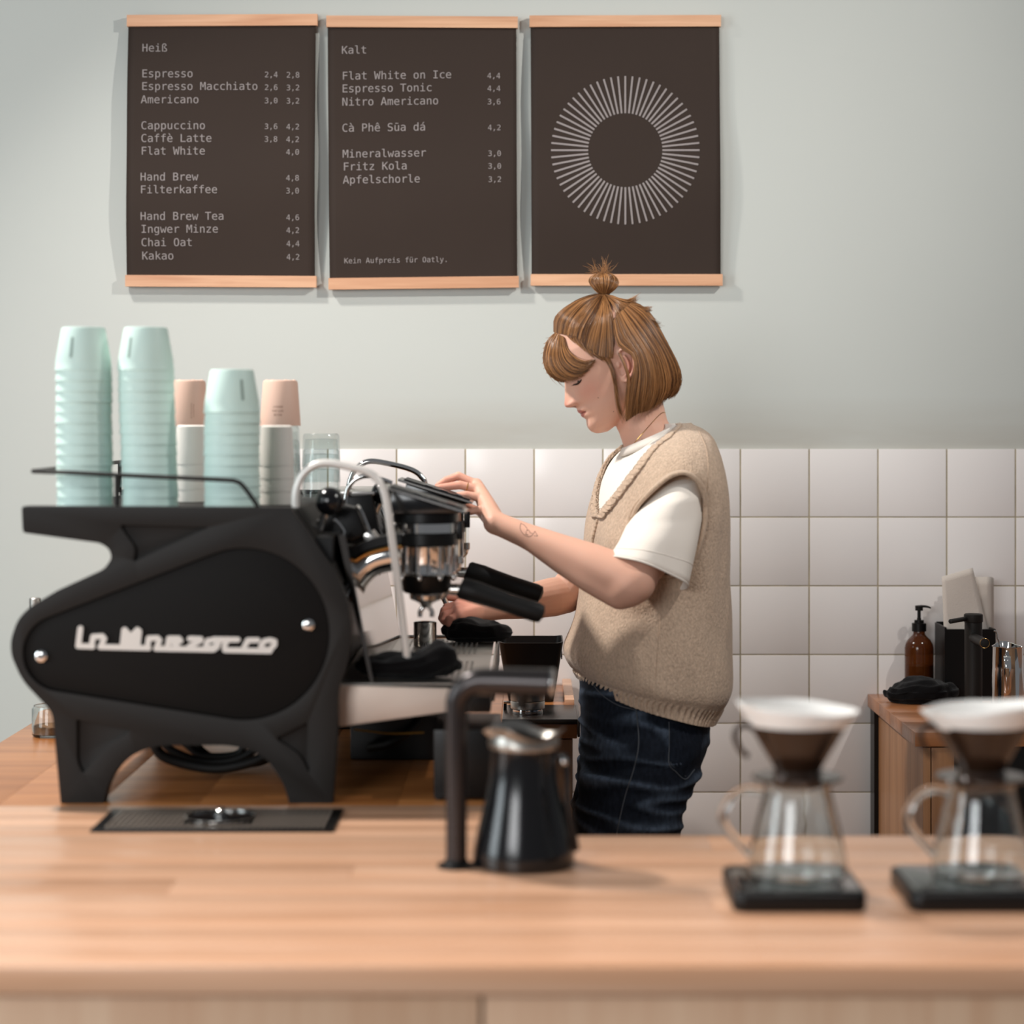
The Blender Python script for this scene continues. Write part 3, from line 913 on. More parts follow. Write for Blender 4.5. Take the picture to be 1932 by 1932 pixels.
# drip tray: wedge shaped end plate, steel top with a perforated grille
ZT = CZ-.4065
tp0 = XZ(636, 1292, 3.262); 
poly = [XZ(636, 1293, 3.262), XZ(863, 1300, 3.262), XZ(863, 1341, 3.262), XZ(642, 1371, 3.262), XZ(634, 1366, 3.262)]
obj('tray_end_plate', MB().prism(poly, 3.262, 3.274, .0015, 2), mat('tray_satin', (206, 190, 178), .5, .35), em)
obj('tray_end_cap', MB().box(XZ(863, 0, 3.262)[0]+.0008, -.060, 3.262, 3.40, 1.030, ZT-.003, .003), M_black, em)
obj('tray_bin', MB().box(-.296, -.118, 3.275, 3.955, ZT-.05, ZT-.007), M_black, em)
b_ = MB(); hx = .0046; hy = .0125
xs = [-.296+i*hx for i in range(int((.296-.064)/hx)+1)]
ys = [3.275+j*hy for j in range(int((3.955-3.275)/hy)+1)]
vs = [(x, y, ZT) for y in ys for x in xs]; fs = []
nx = len(xs)
for j in range(len(ys)-1):
    for i in range(nx-1):
        x = xs[i]; y = ys[j]
        hole = (i % 2 == 1 and j % 2 == 1 and -.235 < x < -.095 and 3.32 < y < 3.93 and not (abs(y-3.62) < .05))
        if hole: continue
        fs.append((j*nx+i, j*nx+i+1, (j+1)*nx+i+1, (j+1)*nx+i))
b_.add(vs, fs, False)
o = obj('drip_grille', b_, M_steel2, em, recalc=False, angle=None)
md = o.modifiers.new('t', 'SOLIDIFY'); md.thickness = .002; md.offset = -1
obj('tray_rim', MB().tube([(-.298, 3.268, ZT+.002), (-.298, 3.962, ZT+.002), (-.060, 3.962, ZT+.002), (-.060, 3.27, ZT+.002)], .0032, 8), M_steel, em)
obj('tray_front_bar', MB().box(-.0625, -.0565, 3.405, 3.962, ZT-.045, ZT-.001, .002), M_black, em)
# display row and far hood
body([(566, 968), (630, 968), (648, 1004), (600, 1034)], 'upper_cover', M_black, 3.68, 3.98)
hb = MB().prism([(-.352, 1.342), (-.272, 1.350), (-.262, 1.300), (-.235, 1.235), (-.30, 1.2), (-.352, 1.25)], 3.66, 3.975, .003, 2)
obj('group_cover', hb, M_black, em)
obj('cover_trim', MB().box(-.352, -.268, 3.675, 3.975, 1.3475, 1.3545, .001), M_steel, em)

def group_unit(yc, k):
    """one brew group: everything measured at the near group, then moved in depth"""
    d = 3.42; off = Vector((0, yc-3.42, 0))
    u = d/F
    C0 = P(804, 1000, d)+off
    def Q(px, py, dd=0.0): return P(px, py, d)+off+Vector((0, dd, 0))
    g = MB()
    cx, cy = C0.x, C0.y
    def zp(py): return CZ-(py-VY)*u
    def ring(name, prof, m, seg=48):
        b2 = MB().lathe([(r*u, zp(py)) for r, py in prof], (cx, cy, 0), seg)
        return obj(name, b2, m, em)
    ring('group_ring', [(0, 986), (60, 986), (62, 984), (62, 968), (60, 966), (0, 966)], M_black)
    ring('group_window', [(0, 1003.6), (57, 1003.6), (57, 986.4), (0, 986.4)], M_chrome)
    ring('group_ring', [(0, 1028), (59, 1028), (61, 1026), (61, 1006), (59, 1004), (0, 1004)], M_black)
    ring('group_body', [(0, 1084), (54, 1084), (57, 1081), (57, 1078), (55, 1077), (55, 1031), (57, 1028.4), (0, 1028.4)], M_chrome)
    ring('group_collar', [(0, 1118), (40, 1118), (46, 1112), (48, 1090), (50, 1084.4), (0, 1084.4)], M_black)
    ring('portafilter_ring', [(0, 1122), (30, 1122), (34, 1118.4), (36, 1118.4), (36, 1118.4), (0, 1118.4)], M_chrome)
    for q_ in range(16):
        an = 2*PI*(q_+.3)/16
        b3 = MB().cyl((cx+57*u*math.cos(an), cy+57*u*math.sin(an), zp(1078)), (cx+57*u*math.cos(an), cy+57*u*math.sin(an), zp(1028.6)), .0021, 8)
        obj('streak_rod', b3, M_chrome, em)  # chrome rods added to give the group bright and dark vertical streaks
    # lock screws round the group
    b2 = MB()
    for a in (-60, -20, 20, 60, 100, 140, 180, 220, 260):
        an = math.radians(a)
        b2.ball((cx+56*u*math.cos(an), cy+56*u*math.sin(an), zp(1088)), .0045, 10, 8)
    obj('bayonet_studs', b2, M_chrome, em)
    # sloping display box on top
    pts = [Q(738, 966), Q(744, 923), Q(872, 962), Q(874, 966)]
    hw = .055
    b2 = MB().prism([(p.x, p.z) for p in pts], cy-hw, cy+hw, .003, 2)
    dh = obj('display_housing', b2, M_kettle, em)
    a, b = Q(728, 913), Q(882, 961)
    t = (b-a).normalized(); n = Vector((-t.z, 0, t.x)).normalized()
    if n.z < 0: n = -n
    b2 = MB()
    def plate(s0, s1, h0, h1, y0, y1):
        q = [a+t*s0+n*h0, a+t*s1+n*h0, a+t*s1+n*h1, a+t*s0+n*h1]
        return [(p.x, p.z) for p in q], y0, y1
    L = (b-a).length
    po1, y0, y1 = plate(0, L, -.005, -.001, cy-hw-.002, cy+hw+.002)
    obj('display_bezel', MB().prism(po1, y0, y1, .001, 1), M_steel, dh)
    po1, y0, y1 = plate(.01, L-.006, -.0008, .0022, cy-hw+.004, cy+hw-.004)
    obj('display_glass', MB().prism(po1, y0, y1, .0008, 1), M_black, dh)
    for kk in range(3):
        po1, y0, y1 = plate(L*.35+kk*.028, L*.35+kk*.028+.014, .0024, .0038, cy-hw+.008, cy-hw+.02)
        obj('display_button', MB().prism(po1, y0, y1, .0006, 1), M_chrome, dh)
    # arched neck from the body to the group
    path = smoothpath([Q(652, 1128), Q(668, 1088), Q(700, 1058), Q(748, 1046), Q(790, 1046)], 6)
    obj('group_neck', MB().tube(path, .026, 24), M_chrome, em)
    path2 = [p+Vector((0, -.0, 0)) for p in smoothpath([Q(630, 1090), Q(652, 1058), Q(690, 1030), Q(742, 1016), Q(768, 1016)], 6)]
    b2 = MB()
    R4 = []
    for i, p in enumerate(path2):
        t_ = (path2[min(i+1, len(path2)-1)]-path2[max(i-1, 0)]).normalized(); nn = Vector((-t_.z, 0, t_.x))
        if nn.z < 0: nn = -nn
        R4.append([p+nn*.008+Vector((0, -.036, 0)), p+nn*.008+Vector((0, .036, 0)), p-nn*.006+Vector((0, .036, 0)), p-nn*.006+Vector((0, -.036, 0))])
    b2.loft(R4); obj('neck_arch', b2, M_black, em)
    obj('neck_band', MB().tube([p+Vector((.001, -.0275, -.012)) for p in path2[2:]], .0035, 8), M_brass, em)
    # valve block with bright edge frames, tilted along the hood
    ca, cb = Q(606, 990), Q(690, 1002)
    b2 = MB()
    blk = [Q(592, 984), Q(650, 952), Q(676, 958), Q(694, 1000), (Q(690, 1012)), Q(624, 1040)]
    b2.prism([(p.x, p.z) for p in blk], cy-.030, cy+.030, .006, 3)
    vb_ = obj('valve_block', b2, M_black, em)
    for (a1, a2, a3, a4) in (((676, 953), (684, 962), (694, 985), (702, 1006)), ((634, 978), (644, 988), (652, 1000), (655, 1014)), ((588, 978), (596, 984), (606, 1000), (628, 1044))):
        b2 = MB().tube(smoothpath([Q(*a1, -.032), Q(*a2, -.032), Q(*a3, -.032), Q(*a4, -.032)], 4), .0032, 8)
        obj('bright_edge', b2, M_chrome, vb_)
    obj('fixing_plate', MB().prism([(Q(x, y).x, Q(x, y).z) for x, y in ((688, 1006), (704, 1000), (716, 1016), (690, 1022))], cy-.028, cy+.028, .002, 2), M_steel, em)
    # sight tube and fittings on the person's side
    obj('sight_tube', MB().tube([Q(868, 1000), Q(868, 1052)], .0032, 10), M_glass, em)
    obj('tube_clamp', MB().box(Q(862, 0).x, Q(874, 0).x, cy-.006, cy+.006, zp(1018), zp(985), .001), M_black, em)
    obj('tube_fitting', MB().cyl(Q(868, 1050), Q(868, 1064), .0052, 12, bev=.001), M_steel, em)
    obj('drain_pipe', MB().tube(smoothpath([Q(868, 1062), Q(864, 1074), Q(852, 1082), Q(838, 1086)], 4), .0035, 8), M_chrome, em)
    # portafilter: spouted basket holder and its grip
    pf = thing('portafilter', None, 'portafilter', (cx, cy, zp(1140)))
    b2 = MB().lathe([(r*u, zp(py)) for r, py in ((0, 1146), (8, 1146), (12, 1138), (30, 1130), (32, 1122.4), (30, 1122.2), (0, 1122.2))], (cx, cy, 0), 40)
    obj('basket_holder', b2, M_chrome, pf)
    b2 = MB()
    for sx in (-1, 1):
        b2.tube(smoothpath([Vector((cx, cy, zp(1138))), Vector((cx+sx*6*u, cy, zp(1146))), Vector((cx+sx*11*u, cy, zp(1154))), Vector((cx+sx*11*u, cy, zp(1164)))], 4), 4.6*u, 12)
    obj('double_spout', b2, M_chrome, pf)
    dz = 0 if k == 0 else 0
    obj('handle_neck', MB().tube([Vector((cx+.024, cy, zp(1124))), Q(842, 1112), Q(872, 1113)], [.0085, .009, .0105], 16), M_steel, pf)
    gp = [Q(867, 1108), Q(872, 1110), Q(900, 1118), Q(930, 1128), Q(960, 1138), Q(990, 1148), Q(1012, 1155), Q(1022, 1158.5), Q(1026, 1160)]
    gr = [.014, .0178, .0180, .0165, .0158, .0160, .0162, .0145, .006]
    obj('grip', MB().tube(gp, gr, 24), M_rubber, pf)
    return pf
pf = group_unit(3.42, 0)
tag(pf, 'chrome portafilter with black grip locked in the near brew group', 'portafilter', 'portafilters in the brew groups')
pf2 = group_unit(3.80, 1)
tag(pf2, 'chrome portafilter with black grip locked in the far brew group, behind the other', 'portafilter', 'portafilters in the brew groups')

# steam levers with black ball knobs
for (x, y, d, x2, y2, r, x3, y3) in ((622, 946, 3.345, 603, 1004, .0225, 612, 996), (722, 930, 3.70, 708, 975, .0200, 700, 985)):
    b_ = MB().ball(P(x, y, d), r, 32, 20); ls_ = obj('lever_stem', MB().cyl(P(x, y+4, d), P(x2-4, y2+2, d+.005), .0062, 14, bev=.001), M_chrome, em)
    obj('lever_knob', b_, M_kettle, ls_)
    obj('lever_pivot', MB().cyl(P(x2-12, y2+4, d-.012), P(x2-4, y2+2, d+.03), .011, 20, bev=.002), M_steel, em)
# steam wands
wa = smoothpath([P(560, 985, 3.31), P(557, 950, 3.31), P(560, 920, 3.31), P(573, 893, 3.31), P(596, 877, 3.31), P(622, 874, 3.31), P(660, 881, 3.31), P(697, 892, 3.31), P(718, 913, 3.31), P(729, 945, 3.31),
                 P(738, 1005, 3.312), P(748, 1080, 3.314), P(758, 1160, 3.318), P(766, 1225, 3.32), P(769, 1250, 3.322)], 5)
n_ = len(wa)
obj('steam_wand', MB().tube(wa, [.0062]*(n_-4)+[.0062, .006, .0055, .004], 14), M_satin, em)
wb = smoothpath([P(655, 960, 3.93), P(657, 925, 3.93), P(662, 902, 3.93), P(672, 884, 3.93), P(690, 872, 3.93), P(712, 871, 3.93), P(752, 879, 3.93), P(780, 888, 3.93), P(795, 900, 3.93), P(803, 918, 3.93),
                 P(812, 1000, 3.93), P(826, 1100, 3.93), P(842, 1140, 3.93), P(846, 1172, 3.93)], 5)
obj('steam_wand', MB().tube(wb, .0052, 14), M_chrome, em)
wc = smoothpath([P(652, 965, 3.66), P(653, 935, 3.66), P(660, 915, 3.66), P(675, 902, 3.66), P(697, 898, 3.66), P(722, 905, 3.66), P(740, 912, 3.66)], 5)
obj('water_pipe', MB().tube(wc, .0042, 12), M_chrome, em)
# rail round the cup tray
rl = smoothpath([P(520, 960, 3.99)]*1+[P(505, 925, 3.99)], 2)
zr = CZ-(893-VY)/F*3.235
dr = 3.235
near_r = [P(62, 889, dr), P(140, 892, dr), P(220, 896, dr), P(330, 901, dr), P(425, 905.5, dr)]
near_r += smoothpath([P(440, 906.5, dr), P(452, 911, dr), P(462, 921, dr), P(476, 940, dr), P(489, 960, dr)], 4)
x0 = near_r[0].x
back = [Vector((x0, 3.96, near_r[0].z)), Vector((x0, 3.6, near_r[0].z))]
rail_o = obj('cup_rail', MB().tube(back+near_r, .0034, 10), M_blackm, em)
for px in (221,):
    a = P(px, 896, dr); obj('rail_post', MB().cyl(a, Vector((a.x, a.y, 1.345)), .0042, 12), M_blackm, rail_o)
a = Vector((x0, 3.92, near_r[0].z)); obj('rail_post', MB().cyl(a, Vector((a.x, a.y, 1.345)), .0036, 12), M_blackm, rail_o)
obj('rear_valve', MB().cyl(P(66, 1150, 3.75), P(66, 1128, 3.75), .010, 16, bev=.001), M_steel2, em)
# hoses hanging under the body
b_ = MB()
for k, (xa, xb, yb, dd) in enumerate(((285, 520, 1448, 3.42), (300, 500, 1436, 3.46), (330, 480, 1426, 3.50), (360, 540, 1440, 3.52))):
    pts = [P(xa, 1385, dd), P(xa+22, yb-22, dd), P((xa+xb)/2-20, yb, dd), P((xa+xb)/2+40, yb-2, dd), P(xb-15, yb-25, dd), P(xb, 1380, dd)]
    obj('hose', MB().tube(smoothpath(pts, 6), .0085 if k == 0 else .0065, 12), M_rubber, em)
obj('drain_tray_underside', MB().box(-.62, -.20, 3.38, 3.93, 1.005, 1.055, .004), M_black, em)
hy_ = [P(668, 1376, 3.5), P(700, 1380, 3.5), P(740, 1384, 3.5), P(800, 1382, 3.5)]
cbl = obj('power_cable', MB().tube(smoothpath(hy_, 6), .0016, 8), mat('yellow_cable', (150, 110, 36), .5), em)

db = thing('dark_filler_box', 'black filler box added for the dark on the bench under the middle of the machine tray', 'box', (-.21, 3.75, ZB))  # black box added to fill the dark of cables and shade underneath
obj('box_body', MB().box(-.305, -.125, 3.62, 3.88, ZB+.0008, 1.000, .004), M_black, db)
obj('drain_hose', MB().tube(smoothpath([(-.20, 3.615, .985), (-.19, 3.58, .97), (-.23, 3.56, .94), (-.27, 3.60, .925)], 5), .008, 12), M_rubber, db)
# ------------------------------------------------------------------ small things on the tray
uu = 3.80/F
sc_ = Vector(((802-VX)*uu, 3.80, ZT+.0012))
sh = thing('shot_cup', 'small polished steel cup standing on the drip tray below the group spouts', 'cup', sc_)
obj('cup_body', MB().lathe([(0, 0), (.0195, 0), (.0205, .002), (.0205, .042), (.0212, .0435), (.0196, .043), (.019, .004), (0, .003)], sc_, 40), M_chrome, sh)
cloth('tray_cloth', 'folded black cloth lying at the near end of the drip tray', (-.190, 3.345, ZT+.0012), .085, .048, .036, 5.0, ((.62, .022, .3),), 'cloths on the drip tray')
cloth('tray_cloth', 'folded black cloth heaped at the far end of the drip tray, by her right hand', (-.100, 3.885, ZT+.0012), .066, .04, .036, 9.0, ((-.3, .006, .4),), 'cloths on the drip tray')
gc = P(95, 1370, 3.9); gc.z = ZB+.0006
jr = thing('glass_jar', 'small clear glass jar behind the left foot of the machine', 'jar', gc)
obj('jar_body', MB().lathe([(0, 0), (.030, 0), (.033, .003), (.033, .05), (.030, .054), (.030, .056), (.028, .055), (.031, .048), (.031, .005), (0, .004)], gc, 32), M_glassr, jr)
obj('jar_contents', MB().lathe([(0, .0045), (.0305, .0045), (.0305, .018), (0, .018)], gc, 32), mat('jar_contents', (120, 84, 52), .8), jr)

# ------------------------------------------------------------------ cups on the tray
ZTR = CZ-(966-VY)/F*D1+.0006     # cup tray top
ZTR = XZ(0, 966)[1]+.0008
ordn = ['topmost', 'second from the top', 'third from the top', 'fourth from the top', 'fifth from the top', 'sixth from the top', 'seventh from the top',
        'eighth from the top', 'ninth from the top', 'tenth from the top', 'eleventh from the top', 'twelfth from the top', 'thirteenth from the top', 'fourteenth from the top', 'fifteenth from the top']
cr_, ct_, ch_ = .0438, .0325, .068
cup_prof = [(cr_-.0012, 0), (cr_+.0002, .0002), (cr_+.0005, .0018), (cr_-.0003, .0034), (cr_-.0012, .0168), (ct_+.0015, ch_-.003), (ct_, ch_), (ct_-.002, ch_+.0004), (ct_-.004, ch_-.001), (0, ch_-.001),
            (0, ch_-.0022), (ct_-.0012, ch_-.0024), (cr_-.0016, .003), (cr_-.0012, 0)]
cup_me = None
def mint_stack(px, n, d, which, tilt=0.0, tw=0):
    global cup_me
    u = d/F; x = (px-VX)*u
    top = None
    for i in range(n):
        z = ZTR+.0165*i
        nm = 'mint_cup'
        lab = 'mint green upturned cup, %s of the %s mint stack' % (ordn[n-1-i], which)
        loc = Vector((x+tilt*i+random.uniform(-.0006, .0006), d+random.uniform(-.0005, .0005), z))
        if cup_me is None:
            o = obj(nm, MB().lathe([(r, zz_) for r, zz_ in cup_prof], loc, 40), M_mint, None, origin=loc)
            cup_me = o.data
        else:
            o = bpy.data.objects.new(nm, cup_me); COL.objects.link(o); o.location = loc; ORI[o.name] = loc
        tag(o, lab, 'cup', 'mint cups stacked upside down on the machine')
        top = o
    # faint printed mark on the exposed top cup
    c = ORI[top.name]
    b_ = MB()
    for a0 in (tw,):
        for j, (z0, z1, w) in enumerate(((.020, .052, .0022),)):
            q = []
            for z_, a_ in ((z0, a0-w/.036), (z0, a0+w/.036), (z1, a0+w/.036), (z1, a0-w/.036)):
                r = interp([(0, cr_), (.0168, cr_-.0012), (ch_-.003, ct_+.0015)], z_)+.0003
                q.append(c+Vector((r*math.sin(a_), -r*math.cos(a_), z_)))
            b_.add(q, [(0, 1, 2, 3)])
    obj('printed_mark', b_, M_mintprint, top)
random.seed(5)
mint_stack(160, 14, 3.345, 'leftmost', -.00012, -.27)
mint_stack(284, 14, 3.345, 'second from left', -.00055, -.50)
mint_stack(438, 10, 3.345, 'third from left, shorter', .00000, .55)

def lathe_thing(name, lab, cat, x, d, z, prof, m, grp, seg=40):
    loc = Vector((x, d, z))
    o = obj(name, MB().lathe(prof, loc, seg), m, None, origin=loc)
    return tag(o, lab, cat, grp)
def tumbler(r0, r1, h):
    """upturned tumbler, thick base on top"""
    return [(r0-.0012, 0), (r0, 0), (r0, .001), (r1, h-.003), (r1-.0025, h), (r1-.006, h+.0002), (0, h-.0006), (0, h-.008), (r1-.004, h-.0095), (r1-.003, h-.013), (r0-.0022, .002), (r0-.0012, 0)]
def glass_stack(px, n, d, r, h, pitch, which, gm=None):
    u = d/F
    for i in range(n):
        lathe_thing('glass_tumbler', 'clear glass tumbler, %s of the %s' % (ordn[n-1-i], which), 'glass', (px-VX)*u, d, ZTR+i*pitch, tumbler(r+.0015, r-.001, h), gm or M_glass, 'glass tumblers stacked on the machine')
glass_stack(606, 3, 3.80, .0330, .0590, .0270, 'rightmost glass stack')
glass_stack(529, 3, 3.70, .0335, .0790, .0240, 'glass stack under the lettered pink cup')
def frost_stack(px, n, d, which):
    u = d/F
    for i in range(n):
        pr = [(.0275, 0), (.0286, .0003), (.0286, .002), (.0280, .021), (.0250, .064), (.022, .066), (0, .066), (0, .0645), (.0232, .0640), (.0275, 0)]
        lathe_thing('frosted_cup', 'translucent frosted cup, %s of the %s' % (ordn[n-1-i], which), 'cup', (px-VX)*u, d, ZTR+i*.021, pr, M_frost, 'frosted cups stacked on the machine')
frost_stack(522, 4, 3.48, 'frosted stack before the right pink cup')
frost_stack(362, 4, 3.60, 'frosted stack before the left pink cup')
def pink(px, d, z, lab, words):
    u = d/F; r0, r1, h = .0352, .0292, .079
    c = Vector(((px-VX)*u, d, z))
    pr = [(r0-.001, 0), (r0, .0002), (r0, .0015), (r1+.0008, h-.004), (r1-.001, h-.0008), (r1-.004, h), (0, h), (0, h-.002), (r1-.003, h-.0025), (r0-.0016, .001), (r0-.001, 0)]
    o = obj('pink_cup', MB().lathe(pr, c, 48), M_pink, None, origin=c)
    tag(o, lab, 'cup', 'pink cups on the glass stacks')
    b_ = MB()
    for w, ang, zc, em_, rot in words:
        vs, fs = text_mesh(w)
        wid = max(q.x for q in vs); s = em_
        q2 = []
        for q in vs:
            if rot == 180: du, dv = -(q.x-wid/2)*s, -q.y*s
            else: du, dv = q.y*s, -(q.x-wid/2)*s
            z_ = zc+dv; rr = interp([(0, r0), (h, r1)], z_)+.0003; a = ang+du/rr
            q2.append(c+Vector((rr*math.sin(a), -rr*math.cos(a), z_)))
        b_.add(q2, fs, False)
    obj('lettering', b_, M_pinkprint, o, recalc=False, angle=None)
    # feet dimples on the upturned base
    b_ = MB()
    for k in range(6):
        b_.ball((c.x+(r1-.006)*math.cos(k*PI/3), c.y+(r1-.006)*math.sin(k*PI/3), c.z+h), (.0028, .0028, .0011), 10, 6)
    obj('base_nubs', b_, M_pink, o)
zg = ZTR+.048+.0792+.0004
pink(529, 3.70, zg, 'pink upturned cup lettered REUSE RETURN REPEAT, on the glass stack', [('REUSE', -.02, .0205, .0052, 180), ('RETURN', -.02, .0275, .0052, 180), ('REPEAT', -.02, .0345, .0052, 180)])
glass_stack(355, 3, 3.70, .0335, .0790, .0240, 'glass stack under the left pink cup')
pink(355, 3.70, zg, 'pink upturned cup half hidden behind the second mint stack', [('Please return me', .42, .026, .0032, 90), ('bring back your cup', .30, .026, .0032, 90)])
# ------------------------------------------------------------------ hot water tap and kettle on the bar
d0 = 2.76; u = d0/F
fx = (861-VX)*u
wt = thing('water_tap', 'tall dark grey column tap bent into a horizontal spout, left of the black kettle', 'tap', (fx, d0, ZB+.0006))
zc0 = P(0, 1285, d0).z
path = [Vector((fx, d0, ZB+.003)), Vector((fx, d0, zc0-.050))]
for k in range(1, 9):
    a = PI/2*k/8; R = .034
    path.append(Vector((fx+R-R*math.cos(a), d0-.004*k/8, zc0-R+R*math.sin(a))))
end = P(1040, 1286, d0-.02)
path += [Vector((fx+.06, d0-.008, zc0)), Vector((end.x, d0-.02, zc0-.0005))]
rs = [.0138, .0140]+[.0142+.003*k/8 for k in range(1, 9)]+[.0182, .0185]
M_tap = mat('tap_gunmetal', (64, 60, 60), .28, .8)
obj('column_and_spout', MB().tube(path, rs, 28), M_tap, wt)
obj('spout_cap', MB().cyl(Vector((end.x, d0-.02, zc0-.0005)), Vector((end.x+.004, d0-.0205, zc0-.0005)), .0186, 28, bev=.001), M_chrome, wt)
nx_ = (985-VX)*u
obj('nozzle', MB().lathe([(0, 0), (.008, 0), (.0085, .012), (.0125, .024), (0, .024)], (nx_, d0-.015, zc0-.034), 20), M_black, wt)
obj('base_flange', MB().lathe([(0, 0), (.0245, 0), (.0245, .003), (.017, .005), (.0145, .010), (0, .010)], (fx, d0, ZB+.0006), 32), M_black, wt)
obj('base_tab', MB().box(fx+.018, fx+.034, d0-.012, d0+.012, ZB+.0006, ZB+.0035, .001), M_black, wt)

d0 = 2.772; u = d0/F
kc = Vector(((988-VX)*u, d0, ZB+.0006))
kt = thing('black_kettle', 'black conical pouring kettle with a bright flared rim, under the column tap', 'kettle', kc)
H = CZ-(1408-VY)*u-kc.z
pr = [(0, 0), (.060, 0), (.0655, .003), (.0668, .010), (.0655, .022), (.059, .050), (.0505, .085), (.0455, .115), (.0436, H-.008), (.0445, H), (.0425, H), (.042, H-.01), (.049, .085), (.064, .02), (.060, .006), (0, .004)]
obj('kettle_body', MB().lathe(pr, kc, 64), M_kettle, kt)
def lip(r, z, a):
    t = (z-H)/.022
    w = .006*math.cos(3*a+.6)+.003*math.cos(a-PI)
    return (r+max(0, t)*.006*math.cos(a-PI)**2, z+max(0, t)*w)
pr = [(.0432, H-.004), (.0452, H+.001), (.0448, H+.006), (.041, H+.012), (.045, H+.018), (.0475, H+.021), (.0465, H+.022), (.0435, H+.018), (.0395, H+.012), (.0425, H+.004), (.0420, H-.004)]
obj('flared_rim', MB().lathe(pr, kc, 64, fn=lip), M_steel2, kt)
hp = smoothpath([kc+Vector((.045, -.006, H-.012)), kc+Vector((.053, -.008, H-.014)), kc+Vector((.056, -.008, H-.032)), kc+Vector((.058, -.006, .075)), kc+Vector((.064, -.004, .035)), kc+Vector((.066, 0, .02))], 6)
obj('reflection_strap', MB().tube(hp, [.0042+.003*i/len(hp) for i in range(len(hp))], 14), M_kettle, kt)  # strap added to stand for a line reflected in the body
obj('highlight_ball', MB().ball(kc+Vector((.052, -.012, H-.018)), .0055, 16, 10), M_chrome, kt)  # chrome ball added in place of a highlight on the body

